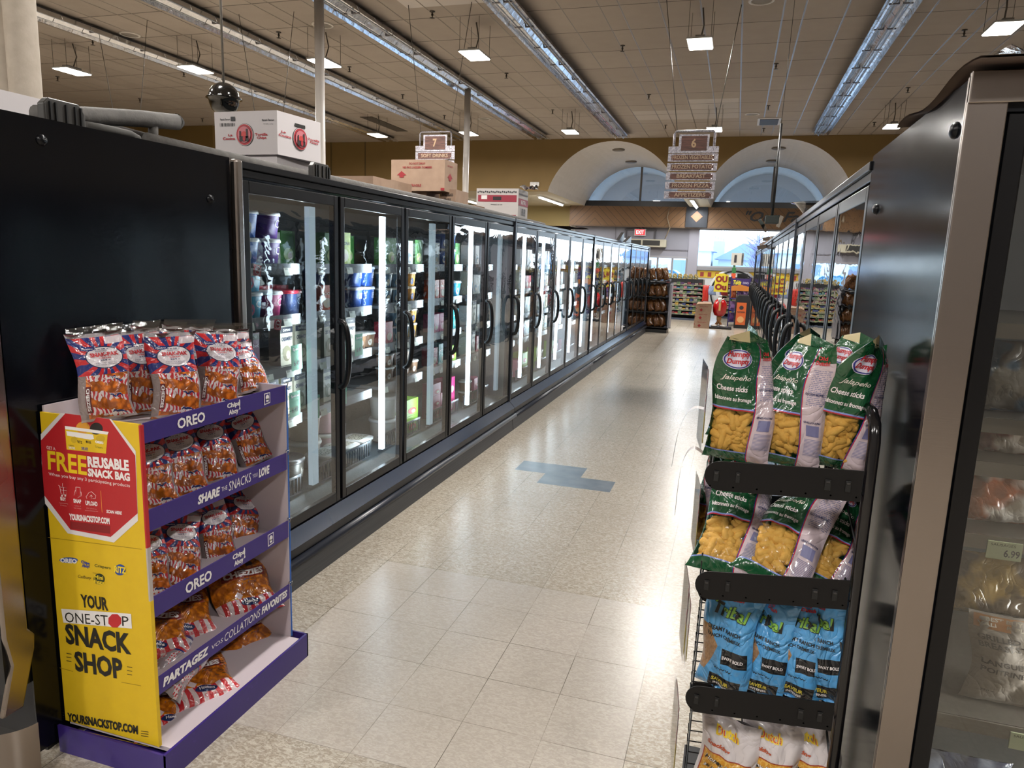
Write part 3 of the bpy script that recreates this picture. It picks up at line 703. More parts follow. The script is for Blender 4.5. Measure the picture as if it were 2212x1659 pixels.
MB().tube([(-2.4, 2.5, 2.17), (-2.34, 3.3, 2.15), (-2.3, 4.4, 2.145), (-2.26, 6, 2.145), (-2.25, 8.4, 2.13)], .032, RUBBER, 12).build('pipe', t)
MB().tube([(-2.52, 2.45, 2.20), (-2.5, 3.6, 2.16), (-2.5, 6, 2.15)], .028, RUBBER, 12).build('pipe', t)
def bracket(px0, px1, py0, py1, X_, label):
    a = at(px0, py1, X=X_); b = at(px1, py0, X=X_); z0 = 2.085; y0, y1 = a.y, b.y; z1 = b.z
    t = thing('air_baffle', label, 'plastic bracket', (X_, y0, z0), 'ribbed black plastic brackets on the left freezer tops')
    c = .25*(y1-y0)
    pr = [(y0, z0), (y1, z0), (y1, z1-.03), (y1-c*.6, z1), (y0+c*.5, z1), (y0, z1-.02)]
    MB().prism(pr, 'x', X_-.02, X_+.01, mat('bracket_plastic', '#2f2c29', .45)).build('plate', t, bevel=.004)
    m = MB()
    for q in (.12, .25, .5, .72, .86): m.box((X_+.01, y0+(y1-y0)*q, z0), (X_+.016, y0+(y1-y0)*q+.006, z1-.012), BLACK)
    m.build('rib', t)
    MB().prism([(y1, z0), (y1+c, z0), (y1+c*.8, z0+(z1-z0)*.35), (y1, z0+(z1-z0)*.5)], 'x', X_-.03, X_+.0, mat('bracket_plastic', '#2f2c29', .45)).build('side_lobe', t, bevel=.004)
bracket(92, 178, 229, 262, -2.22, 'ribbed black plastic bracket at the far left on the black freezer top')
bracket(673, 711, 358, 385, -2.16, 'ribbed black plastic bracket above the second freezer door')
# ---- right end freezer with its own door facing the camera
t = thing('end_freezer', 'tall black freezer at the right edge with wide brushed steel corner trim', 'freezer', (1.0, 2.2, 0))
MB().box((.424, 1.715, .05), (.44, 2.78, 2.1), M_CASE).box((.44, 2.74, .05), (1.5, 2.78, 2.1), M_INTD).box((.44, 1.7, 2.06), (1.5, 2.78, 2.1), M_CASE).box((.44, 1.72, .05), (1.5, 2.74, .3), M_INT).box((1.46, 1.7, .3), (1.5, 2.74, 2.06), M_INT).build('body', t)
def streak(g):
    x, y, z = g.xyz('pos'); return g.noise(40, g.cv(x, y, z*.25), 3)*.5+g.noise(300, 'pos')*.5
MB().box((.416, 1.712, .03), (.424, 2.795, 2.128), mat('right_side_panel', '#07090d', lambda g: .1+g.noise(4, 'pos')*.06, bump=streak, bs=.12, bd=.0005, spec=.5, ior=1.16)).build('side_panel', t)
MB().box((.45, 1.75, 0), (1.45, 2.7, .05), BLACK).build('plinth', t)
MB().box((.411, 1.69, .05), (.482, 1.70, 2.13), STEEL).box((.411, 1.685, 2.075), (1.5, 1.70, 2.136), STEEL).box((.411, 1.70, .05), (.4155, 1.712, 2.13), STEEL).build('corner_trim', t, bevel=.003)
bolt(at(2064, 282, X=.416), -1, t); bolt(at(1893, 452, X=.416), -1, t)
m = MB().box((.49, 1.705, .3), (.527, 1.75, 2.06), M_FRAME).box((.527, 1.705, .3), (1.3, 1.75, .36), M_FRAME).box((.527, 1.705, 2.0), (1.3, 1.75, 2.06), M_FRAME).box((1.24, 1.705, .36), (1.3, 1.75, 2.0), M_FRAME)
d = m.build('door', t, bevel=.004)
MB().quad([(.527, 1.72, .36), (1.24, 1.72, .36), (1.24, 1.72, 2.0), (.527, 1.72, 2.0)], glass('end_door_glass', '#e9e8e0', .07, .03)).build('glass_pane', d)
MB().box((1.2, 1.76, .4), (1.23, 1.79, 2.0), M_LEDB).build('light_strip', t)
lo_ = area((1.18, 1.79, 1.2), (0, 0, 0), .03, 1.5, 9, (1, .98, .94)); lo_.rotation_euler = V((-.93, .35, 0)).to_track_quat('-Z', 'Y').to_euler()
ends = [at(2150, y, Y=1.83).z for y in (700, 905, 1000, 1158, 1560)]
for k, z in enumerate(ends):
    m = MB().box((.5, 1.83, z-.02), (1.4, 2.6, z), mat('end_shelf', '#57534e', .4)).box((.5, 1.815, z-.03), (1.4, 1.82, z+.004), mat('end_lip', '#6a655f', .25))
    sh = m.build('shelf', t)
    for x in ((at(2136, 1155, Y=1.81).x, .79) if k == 3 else (at(2180, 1600, Y=1.81).x, .85)):
        tm = MB().box((x, 1.808, z-.047), (x+.07, 1.812, z-.005), flat('#bdc8a4', .5))
        tm.text('6.99' if k == 3 else '12.99', (x+.034, 1.8065, z-.04), (.032, 0, 0), (0, 0, .018), BLACK)
        tm.text('SAUSAGES', (x+.006, 1.8065, z-.015), (.05, 0, 0), (0, 0, .006), BLACK, bold=0); tm.build('price_tag', sh)
# cardboard and plastic on the right freezer top
t = thing('flattened_carton', 'flattened brown cardboard lying on the tall steel-trimmed freezer', 'cardboard', (.7, 1.9, 2.135))
M_CARD = mat('brown_cardboard', lambda g: g.mix(g.noise(12, 'pos', 3), '#8b7260', '#a98e78'), .8)
M_CARDD = mat('brown_cardboard_dark', lambda g: g.mix(g.noise(12, 'pos', 3), '#4c3d34', '#6b574a'), .85)
MB().grid(lambda u, v: (.40+u*.8, 1.6+v*.75, 2.142+.012*sin(v*9)+.01*sin(u*7)*v), 10, 14, M_CARDD).grid(lambda u, v: (.40+u*.8, 1.6+v*.75, 2.138+.012*sin(v*9)+.01*sin(u*7)*v), 10, 14, M_CARDD).build('sheet', t)
MB().grid(lambda u, v: (.43+u*.1, 1.6+v*.1, 2.15+.05*u*v+.01*sin(u*9)), 6, 6, FILM).build('plastic_scrap', t)
p = at(1805, 412, X=.5); tag(MB().grid(lambda u, v: (.42+u*.35, 4.3+v*1.2, 2.105+.03*u+.02*sin(v*6)), 6, 8, M_CARDD).build('cardboard_sheet'), 'thin cardboard sheet sticking out over the right freezer row top', 'cardboard')
q = at(1755, 462, X=.5)
t = thing('plastic_tray', 'clear plastic tray on top of the right freezer row below the arch', 'tray', (q.x, q.y, 2.115))
MB().lathe([(.1, 0), (.18, .09), (.21, .095)], (q.x+.05, q.y, 2.118), glass('tray_plastic', '#cfc6bd', .2, .1), 20).lathe([(.0, 0), (.1, 0)], (q.x+.05, q.y, 2.12), M_CARDD, 20).build('shell', t)
for i in range(4):
    y = 11+i*1.7; q = V((.5, y, 2.12))
    tag(MB().prism([(y, 2.11), (y+.5, 2.11), (y+.42, 2.17+.02*i), (y+.1, 2.15)], 'x', .43, .75, M_CARDD).build('carton_flap'), 'crumpled brown carton flap on the far right freezer tops, number %s from the camera' % ['one', 'two', 'three', 'four'][i], 'cardboard')
# rod with metal flaps above the right row
p0 = at(1688, 267, Y=12); p1 = at(1667, 478, Y=12)
t = thing('hanging_fixture', 'black rod with a dark box and four splayed metal flaps above the right freezers', 'fixture', p1)
MB().tube([p0, p1], .02, BLACK, 8).tube([p0, (p0.x+.02, p0.y, ZC)], .004, BLACK, 5).build('rod', t)
MB().box((p1.x-.1, 11.9, p1.z-.04), (p1.x+.1, 12.1, p1.z+.08), flat('#1a2620', .4)).build('box', t, bevel=.01)
for a, b, c, d_ in ((1641, 473, 1656, 500), (1690, 466, 1680, 490), (1648, 517, 1674, 513), (1636, 535, 1660, 531)):
    A, B = at(a, b, Y=11.95), at(c, d_, Y=11.95); n_ = (B-A).cross(V((0, 1, 0))).normalized()*.03
    MB().quad([A-n_, B-n_, B+n_+V((0, .12, 0)), A+n_+V((0, .12, 0))], CHROME).build('flap', t)

# ================================================================ frozen products
def cimage(g, base, blob): 
    u, v, _ = g.xyz('uv'); return g.mix(g.ell(u, v, .5, .35, .3, .22), base, blob)
def carton(w, d, h, c, title, tcol, sub='', label='', cat='carton', art=None, band=None):
    t = thing('ice_cream_carton' if cat == 'carton' else cat, label, cat)
    m = MB().box((-w/2, -d/2, 0), (w/2, d/2, h), flat(c, .45)); y = -d/2-.0012
    if band: m.quad([(-w/2+.002, y, h*.82), (w/2-.002, y, h*.82), (w/2-.002, y, h*.97), (-w/2+.002, y, h*.97)], flat(band, .5))
    if title: m.text(title, (-w*.42, y-.0006, h*.62), (w*.84, 0, 0), (0, 0, h*.1), flat(tcol, .5), bold=.03)
    if sub: m.text(sub, (-w*.3, y-.0006, h*.86), (w*.6, 0, 0), (0, 0, h*.06), WHITE, bold=.02)
    if art:
        m.disc((0, y-.0004, h*.3), (w*.34, 0, 0), (0, 0, h*.2), flat(art, .5), 16); m.disc((w*.1, y-.0008, h*.26), (w*.16, 0, 0), (0, 0, h*.11), flat('#d9cdb8', .5), 12)
    m.build('box', t); return proto(t)
def tub(r, h, body, lid, mark, mcol, label='', art=None, sq=3.2, name='ice_cream_tub'):
    t = thing(name, label, 'tub')
    MB().lathe([(r*.97, h*.86), (r*1.04, h*.86), (r*1.05, h*.93), (r*1.0, h), (r*.9, h*.99), (0, h*.99)], (0, 0, 0), flat(lid, .35), 24, ex=sq).build('lid', t)
    m = MB(); R = r*.93
    def fn(a, b):
        z = h*b; rr = r*.82+(r*.15)*b/.86+.0015; an = -pi/2+a/rr
        ca, sa = cos(an), sin(an); q = (abs(ca)**sq+abs(sa)**sq)**(-1/sq) if sq else 1
        return (rr*ca*q, rr*sa*q, z)
    if art: m.disc((0, 0, 0), (1, 0, 0), (0, 1, 0), flat(art, .5), 16); m.v = [fn(-r*.35+x*r*.3, .35+y*.22) for x, y, z in m.v]
    if mark: m.text(mark, (r*.05, .42), r*.55, .3, flat(mcol, .5), fn=fn, bold=0)
    m.lathe([(0, .002), (r*.82, .002), (r*.97, h*.86)], (0, 0, 0), flat(body, .4), 24, ex=sq).build('tub_body', t)
    return proto(t)
def rtub(w, d, h, body, lid, label, txt='CHAPMANS'):
    t = thing('ice_cream_tub', label, 'tub')
    MB().lathe([(0, .002), (w*.44, .002), (w*.48, h*.85)], (0, 0, 0), flat(body, .4), 24, ex=5).build('tub_body', t)
    MB().lathe([(w*.52, h*.84), (w*.53, h*.93), (w*.48, h), (0, h)], (0, 0, 0), flat(lid, .3), 24, ex=5).build('lid', t)
    MB().box((-w*.38, -w*.3, h+.0005), (w*.38, w*.3, h+.0015), mat('lid_label', lambda g: g.mix(g.noise(90, 'obj', 3) > .52, '#c8c4b2', '#6a6358'), .5)).text(txt, (-w*.25, -w*.49, h*.35), (w*.5, 0, 0), (0, 0, h*.22), flat('#2a3347', .5)).build('label_print', t)
    return proto(t)
PR = dict(
 purple=tub(.08, .135, '#5b2a8f', '#e3e6ea', 'C', '#eceaf2'), blue=tub(.08, .135, '#2e6cc4', '#e3e6ea', '', '', art='#dfe2dc'),
 cyan=tub(.078, .135, '#35a8cf', '#dfe8ee', 'C', '#dff2f7', art='#d98fb0'), pink=tub(.078, .135, '#c9397f', '#e3e6ea', 'C', '#f6dde8'),
 navy=tub(.078, .135, '#2b3d66', '#9c2437', 'C', '#8ea9bd'), oreo=tub(.072, .13, '#2f5fb5', '#dfe4ee', 'OREO', '#ffffff'),
 gold=tub(.055, .11, '#b98a3c', '#e0ddd2', '', '', art='#34497a'), teal=tub(.055, .11, '#55768a', '#e0ddd2', '', '', art='#cfc4a8'),
 brown=tub(.06, .1, '#8d6a50', '#e8e6df', '', '', art='#e0d6c8'), dark=tub(.1, .2, '#3a3834', '#2c2b2c', 'Yogurt', '#d8d6cc', sq=0),
 bucket=tub(.105, .17, '#a89e92', '#dcdad4', '', '', sq=0, name='ice_cream_pail'), wbucket=tub(.105, .17, '#d6d4cc', '#e8e6e2', '', '', sq=0, name='ice_cream_pail'),
 pbucket=tub(.105, .17, '#c9a8ac', '#dcdad4', '', '', sq=0, name='ice_cream_pail'),
 rt=rtub(.19, .14, .11, '#cfccc4', '#e6e6e2', ''), 
 cream=carton(.115, .075, .22, '#c9c6b4', 'CREAMERY', '#26324f', 'CHAPMANS', band='#1f2738', art='#8f8a72'),
 melona=carton(.13, .09, .2, '#9fb83f', 'MELONA', '#1f3a1a', '', art='#dfe8b8'), green=carton(.13, .1, .19, '#3f7d3a', '', '', '', art='#b7d08a'),
 mochi=carton(.13, .08, .15, '#cf5a33', 'MOCHI', '#f2e3cf', '', art='#e8d3b8'), red=carton(.12, .09, .15, '#a5273a', '', '', '', art='#dcc8b8'),
 white=carton(.12, .09, .18, '#c9ccc8', '', '', '', art='#8fa7b5'), paleblue=carton(.12, .09, .19, '#a9bccb', '', '', '', art='#5d7f9f'),
 magenta=carton(.13, .09, .15, '#b52a6c', '', '', '', art='#e2a7c0'), orange=carton(.12, .09, .15, '#c8553a', 'C', '#f0d8cc', '', art='#d8c7b0'),
 tealbox=carton(.12, .09, .17, '#2f8f92', 'C', '#d8efee', '', art='#8fd0c8'), lime=carton(.19, .12, .13, '#7cae3b', '', '', '', art='#b5322f'),
 sorbet=carton(.115, .04, .2, '#5d1f52', 'Sorbet', '#e9dbe8', 'CHAPMANS', band='#101012', art='#3f5fa8'), pinkbox=carton(.15, .1, .1, '#cf7f95', '', '', '', art='#b8384f'),
)
DESC = dict(purple='purple ice cream tub with white lid', blue='blue ice cream tub with pale scoop', cyan='cyan ice cream tub with pink swirl', pink='pink ice cream tub with white lid',
 navy='navy ice cream tub with dark red lid', oreo='blue cookie ice cream tub', gold='small golden ice cream tub', teal='small teal-grey ice cream tub', brown='low brown dessert tub', dark='round black yogurt tub',
 bucket='big taupe ice cream pail', wbucket='big white ice cream pail', pbucket='big pale pink ice cream pail', rt='white rectangular ice cream tub with printed lid', cream='cream ice cream carton with dark band',
 melona='light green melon ice bar box', green='dark green frozen dessert box', mochi='orange mochi box', red='dark red ice cream box', white='white frozen food box', paleblue='pale blue frozen food box',
 magenta='magenta ice bar box', orange='orange-red frozen dessert box', tealbox='teal ice cream box', lime='wide lime green box with red fruit', sorbet='purple sorbet bag with black top', pinkbox='low pink frozen box')
LV = [1.655, 1.385, 1.105, .825, .365]; HGT = dict(purple=.135, blue=.135, cyan=.135, pink=.135, navy=.135, oreo=.13, gold=.11, teal=.11, brown=.1, dark=.2, bucket=.17, wbucket=.17, pbucket=.17, rt=.11,
 cream=.22, melona=.2, green=.19, mochi=.15, red=.15, white=.18, paleblue=.19, magenta=.15, orange=.15, tealbox=.17, lime=.13, sorbet=.2, pinkbox=.1)
SHN = ['top shelf', 'second shelf', 'third shelf', 'fourth shelf', 'bottom deck']
def stock(door, shelf, items):
    """items: (kind, offset along the door, depth row, stack count)"""
    y0 = 2.9+.805*door+(.02 if door > 4 else 0)
    for qi, (kind, off, row, n) in enumerate(sorted(items, key=lambda e: e[1])):
        for k in range(n):
            st = '' if n == 1 else ('upper ' if k == n-1 else ('lower ' if k == 0 else 'middle '))
            sd = 'near' if off < .25 else ('centre' if off < .42 else 'far')
            lab = '%s, %s%s along the %s, %s left door' % (DESC[kind], st, ORD[qi], SHN[shelf], ORD[door])
            PR[kind].put((XL-.285-(.16*row if row else 0)-(.03 if 'bucket' in kind or kind == 'rt' else 0), y0+off, LV[shelf]+.001+k*(HGT[kind]+.002)), (0, 0, pi/2+random.uniform(-.08, .08)), lab, '%s on the %s behind the %s left door' % (DESC[kind], SHN[shelf], ORD[door]))
stock(0, 0, [('blue', .15, 0, 2), ('purple', .33, 0, 2), ('white', .6, 1, 1), ('green', .72, 1, 1)])
stock(0, 1, [('cyan', .17, 0, 2), ('pink', .34, 0, 1), ('navy', .52, 0, 1), ('red', .66, 1, 1), ('red', .5, 1, 1)])
stock(0, 2, [('sorbet', .2, 0, 1), ('sorbet', .21, 1, 1), ('cream', .37, 1, 1), ('cream', .47, 0, 1), ('cream', .62, 0, 1)])
stock(0, 3, [('cream', .2, 0, 1), ('cream', .33, 0, 1), ('cream', .46, 0, 1), ('cream', .59, 0, 1)])
stock(0, 4, [('dark', .3, 0, 2), ('dark', .5, 0, 1), ('wbucket', .52, 1, 2)])
stock(1, 0, [('green', .12, 0, 1), ('melona', .28, 0, 1), ('green', .45, 1, 1), ('green', .6, 1, 1)])
stock(1, 1, [('mochi', .08, 0, 1), ('oreo', .26, 1, 2), ('oreo', .42, 0, 2), ('oreo', .58, 0, 2)])
stock(1, 2, [('cream', .1, 0, 1), ('cream', .23, 0, 1), ('cream', .36, 0, 1), ('brown', .5, 0, 1), ('brown', .62, 0, 1)])
stock(1, 3, [('cream', .08, 0, 1), ('cream', .21, 0, 1), ('green', .45, 1, 1)])
stock(1, 4, [('rt', .14, 0, 1), ('rt', .35, 0, 1), ('rt', .55, 0, 1), ('bucket', .16, 1, 2), ('pbucket', .4, 1, 2)])
stock(2, 0, [('green', .1, 0, 1), ('green', .26, 0, 1), ('white', .4, 0, 1), ('green', .56, 0, 1)])
stock(2, 1, [('teal', .08, 0, 2), ('teal', .21, 0, 2), ('gold', .34, 0, 2), ('gold', .47, 0, 2)])
stock(2, 2, [('red', .08, 0, 1), ('teal', .22, 0, 2), ('teal', .36, 0, 2), ('gold', .5, 0, 2)])
stock(2, 3, [('brown', .1, 0, 2), ('brown', .24, 0, 2), ('brown', .38, 0, 2), ('brown', .52, 0, 1)])
stock(2, 4, [('wbucket', .14, 0, 2), ('lime', .45, 0, 2)])
stock(3, 0, [('white', .1, 0, 1), ('blue', .25, 0, 2), ('blue', .4, 0, 2), ('green', .55, 0, 1)])
stock(3, 1, [('orange', .12, 0, 1), ('orange', .26, 0, 1), ('red', .4, 0, 1), ('cyan', .55, 0, 1)])
stock(3, 2, [('magenta', .12, 0, 1), ('magenta', .27, 0, 1), ('tealbox', .42, 0, 1), ('tealbox', .56, 0, 1)])
stock(3, 3, [('red', .1, 0, 1), ('tealbox', .25, 0, 1), ('lime', .44, 0, 1)])
stock(3, 4, [('pinkbox', .15, 0, 3), ('pinkbox', .33, 0, 3), ('magenta', .5, 0, 2)])
stock(4, 0, [('white', .12, 0, 1), ('white', .26, 0, 1), ('paleblue', .42, 0, 1)])
for dd in (4, 5, 6, 7, 8, 9):
    ks = ['white', 'paleblue', 'cream', 'white'] if dd % 2 else ['cream', 'white', 'red', 'white']
    for sh in range(0 if dd > 4 else 1, 4):
        stock(dd, sh, [(random.choice(ks), .1+.135*q, 0, 1) for q in range(4)])
    stock(dd, 4, [(random.choice(['pinkbox', 'lime', 'brown']), .14+.2*q, 0, 2) for q in range(2)])
# green sale tags
t = thing('sale_tag', 'x', 'sale tag', group='green sale tags on the freezer shelves')
MB().prism([(-.05, -.07), (.05, -.07), (.05, .07), (-.05, .07)], 'y', 0, .001, mat('sale_green', '#3f9a72', .5)).text('Special', (-.035, -.001, .035), (.075, 0, 0), (0, 0, .02), WHITE).text('6.49', (-.03, -.001, -.045), (.06, 0, 0), (0, 0, .03), flat('#1c3a2c', .5)).build('card', t)
pp = proto(t)
for (x, y), s_ in zip(((641, 772), (637, 873), (775, 745), (742, 752), (740, 850), (680, 880)), ('below the third shelf of the first left door', 'below the lowest shelf of the first door', 'below third shelf of the second left door, right one', 'below third shelf of the second left door, left one', 'below the lowest shelf of the second door', 'at the far side of the first door, lowest shelf')):
    q = at(x, y, X=XL-.16); pp.put(q, (0, radians(random.uniform(-6, 6)), pi/2), 'green Special 6.49 sale tag '+s_)
t = thing('round_tag', 'x', 'shelf tag', group='red tags with a white ring on the freezer shelves')
m = MB().prism([(-.03, -.028), (.03, -.028), (.03, .028), (-.03, .028)], 'y', 0, .001, flat('#9c1f2c', .4)); m.tube([(.019*cos(2*pi*k/16), -.001, .019*sin(2*pi*k/16)) for k in range(16)], .0018, WHITE, 4, closed=True); m.text('Canada', (-.02, -.002, -.004), (.04, 0, 0), (0, 0, .01), WHITE); m.build('card', t)
pp = proto(t)
for (x, y), s_ in zip(((556, 584), (600, 701)), ('in front of the cyan tubs', 'above the purple sorbet bags')): pp.put(at(x, y, X=XL-.16), (0, radians(10), pi/2), 'small red tag with a white ring '+s_)
# bags in the right end freezer
def poly_bag(w, h, d, m, seed=0, tw=0.0, lean=0.0):
    rnd = random.Random(seed); ph = [rnd.uniform(0, 6) for _ in range(6)]
    def S(u, v, side=-1, off=0):
        f = max(0, sin(pi*min(1, max(0, v))**.8))**.55; e = max(0, 1-abs(2*u-1)**3.2)**.6
        wr = .006*sin(9*u+ph[0]+4*v)*sin(7*v+ph[1])+.004*sin(21*u+ph[2])*sin(3+13*v+ph[3])
        y = side*(d/2*f*e+wr*e+off)
        x = (u-.5)*w*(1-.1*f)+.006*sin(8*v+ph[4]); z = h*v*(1-.02*e)
        if tw or lean:
            a = tw*v*v; x, y = x*cos(a)-y*sin(a), x*sin(a)+y*cos(a); x += lean*v*v
        return (x, y, z)
    return S
def make_bag(w, h, d, mfront, mback, name, cat, label='', seed=0, texts=(), nu=18, nv=22, part='bag_film', tw=0.0, lean=0.0):
    t = thing(name, label, cat); S = poly_bag(w, h, d, None, seed, tw, lean)
    m = MB().grid(lambda u, v: S(u, v, -1), nu, nv, mfront).grid(lambda u, v: S(1-u, v, 1), nu, nv, mback)
    if texts:
        for tx in texts:
            s_, u0, v0, du, dv, c = tx[:6]; kw = tx[6] if len(tx) > 6 else {}
            m_k = kw.get('k', 0)
            if s_ == '@': m2 = MB().grid(lambda a, b: (b*cos(2*pi*a), b*sin(2*pi*a), 0), 24, 5, c); m2.v = [S(u0+du*(x+1)/2, v0+dv*(y+1)/2, -1, .0009+.0004*m_k) for x, y, z in m2.v]; m.add(m2.v, m2.f, c)
            elif s_ == '#': m.add([S(u0+du*a, v0+dv*b, -1, .0014) for b in (0, .5, 1) for a in (0, .25, .5, .75, 1)], [(r*5+k, r*5+k+1, r*5+k+6, r*5+k+5) for r in range(2) for k in range(4)], c)
            elif kw.get('vert'): m.text(s_, (0, 0), 1, 1, c, fn=lambda a, b: S(u0+du*b, v0+dv*(1-a), -1, .002), bold=.03)
            else: m.text(s_, (0, 0), 1, 1, c, fn=lambda a, b: S(u0+du*a, v0+dv*(b+kw.get('rise', 0)*a), -1, .0026), bold=kw.get('bold', .03), shear=kw.get('shear', 0))
    m.build(part, t)
    return t, S
def stand(pr, P, Q, face, h, label, group=None, s=None, dz=0):
    """place a copy with its foot at P and its top at Q, front towards face"""
    z = (Q-P).normalized(); f = V(face); f = (f-f.dot(z)*z).normalized(); x = (-f).cross(z).normalized()
    R = Matrix((x, -f, z)).transposed(); k = s or (Q-P).length/h
    return pr.put(P, R.to_euler(), label, group, (k, k, k))
crk = crease(10, 26)
M_WBAG = mat('white_frozen_bag', lambda g: g.mix(g.noise(8, 'obj'), '#9d948c', '#bdb5ad'), .3, bump=crk, bs=.5, bd=.01)
GR = flat('#4a4440', .5)
t, S = make_bag(.25, .225, .08, M_WBAG, M_WBAG, 'frozen_bag', 'bag', 'large white bag of grilled chicken breast strips with orange patch behind the right freezer glass', 5,
  (('#', .04, .84, .62, .14, flat('#b07a4a', .4)), ('BEST BUY', .14, .925, .32, .04, flat('#d8cfc0', .5)), ('VALEUR PLUS', .07, .87, .5, .04, flat('#d8cfc0', .5)),
   ('GRILLED CHICKEN', .06, .72, .86, .06, GR), ('BREAST STRIPS', .06, .64, .62, .06, GR), ('LANGUETTES DE', .06, .46, .72, .06, GR), ('POITRINE DE POULET', .06, .37, .9, .06, GR), ('750 g', .12, .14, .12, .03, GR)), part='bag_film')
t.location = (at(2080, 1500, Y=1.9).x+.125, 1.92, ends[4]+.004); t.rotation_euler = (radians(-8), 0, 0)
def simple(nm, label, loc, w, h, d, c, seed, rot=(0, 0, 0)):
    c2 = {'#b06038': '#d8d2cc', '#8a1f22': '#c9beb4', '#6d6862': '#4c6a86', '#7d6534': '#4f4232', '#5f6886': '#a9b3cc'}[c]
    mm = mat('frozen_film_'+c.lstrip('#'), lambda g: g.mix(g.ss(g.noise(9, 'obj', 2), .45, .52), c, c2), .22, bump=crk, bs=.6, bd=.01, coat=.6)
    t, S = make_bag(w, h, d, mm, mm, nm, 'bag', label, seed); t.location = loc; t.rotation_euler = rot
simple('frozen_bag', 'crumpled white and orange bag above the 6.99 price tag in the right freezer', (.66, 1.93, ends[3]+.004), .2, .13, .08, '#b06038', 2, (radians(-15), 0, .1))
simple('frozen_bag', 'white bag with red print on the upper shelf of the right freezer', (.66, 1.93, ends[2]+.004), .2, .1, .08, '#8a1f22', 3, (radians(-15), 0, 0))
simple('frozen_bag', 'pale bag on the topmost shelf of the right freezer', (.68, 1.93, ends[1]+.004), .24, .17, .08, '#6d6862', 4, (radians(-10), 0, 0))
simple('frozen_bag', 'tan bag behind the grilled chicken bag, below the 6.99 price tag', (.70, 1.99, ends[4]+.2), .3, .16, .1, '#7d6534', 6, (radians(-12), 0, 0))
simple('frozen_bag', 'clear bluish bag on the bottom of the right freezer', (.66, 1.92, .305), .25, .2, .1, '#5f6886', 8, (radians(-10), 0, 0))
# ================================================================ left cardboard snack display
YS, XF, YE, XB = 1.68, -1.70, 2.43, -2.097
M_YEL = mat('yellow_card', lambda g: g.mix(g.noise(25, 'pos', 2), '#c9a616', '#d2b01c'), .5)
M_RED = mat('red_card', '#a81e24', .45); M_PURP = mat('purple_card', lambda g: g.mix(g.noise(40, 'pos', 3) > .68, '#32216b', '#372672'), .4)
M_WCARD = mat('white_card_inside', '#b9adb2', .6); M_WPR = flat('#dcd8d6', .5); M_BPR = flat('#1c1b16', .5)
def SP_(x, y): return at(x, y, Y=YS-.004)
t = disp = thing('cardboard_display', 'yellow and purple cardboard snack stand with five shelves, left of the aisle', 'display stand', (-1.9, 2.07, 0))
def zf(x, y): return at(x, y, X=XF).z
ST = [(zf(303, 915), zf(303, 960)), (zf(312, 1105), zf(312, 1152)), (zf(320, 1295), zf(322, 1340)), (zf(330, 1470), zf(332, 1508))]
ztop = at(88, 890, Y=YS).z
m_side = MB().box((XB, YS, .1), (XF, YS+.008, ztop), M_YEL).box((XF-.0, YS-.002, .1), (XF+.006, YS+.012, .62), M_YEL).box((XF-.0, YS-.002, .62), (XF+.006, YS+.012, .8), flat('#a9a19c', .6)).box((XF-.0, YS-.002, .8), (XF+.006, YS+.012, ztop-.003), M_RED)
MB().box((XB+.01, YE-.008, .1), (XF, YE, ztop+.0), M_WCARD).box((XB+.01, YE, .1), (XF+.004, YE+.004, ztop), flat('#2a5fae', .5)).build('side_panel', t)
MB().box((XB+.002, YS+.008, .1), (XB+.01, YE-.008, ztop+.02), M_WCARD).build('back_panel', t)
m = MB().prism([(XB, .0), (XF+.055, .0), (XF+.06, .1), (XB-.002, .1)], 'y', YS-.03, YS-.022, M_PURP)
m.box((XF+.05, YS-.03, 0), (XF+.06, YE+.035, .105), M_PURP).box((XB, YE+.027, 0), (XF+.06, YE+.035, .105), M_PURP).box((XB, YS-.022, 0), (XF+.05, YE+.027, .012), M_PURP)
m.build('base_tray', t)
m = MB().box((XB+.01, YS+.008, .085), (XF+.045, YE-.008, .1), M_WCARD); m.build('shelf', t)
for z1, z0 in ST:
    m = MB().box((XB+.01, YS+.009, z0-.004+.012), (XF-.001, YE-.009, z0+.004+.012), M_WCARD); m.build('shelf', t)
def X_at(x, y, X_): return at(x, y, X=X_)
strips = []
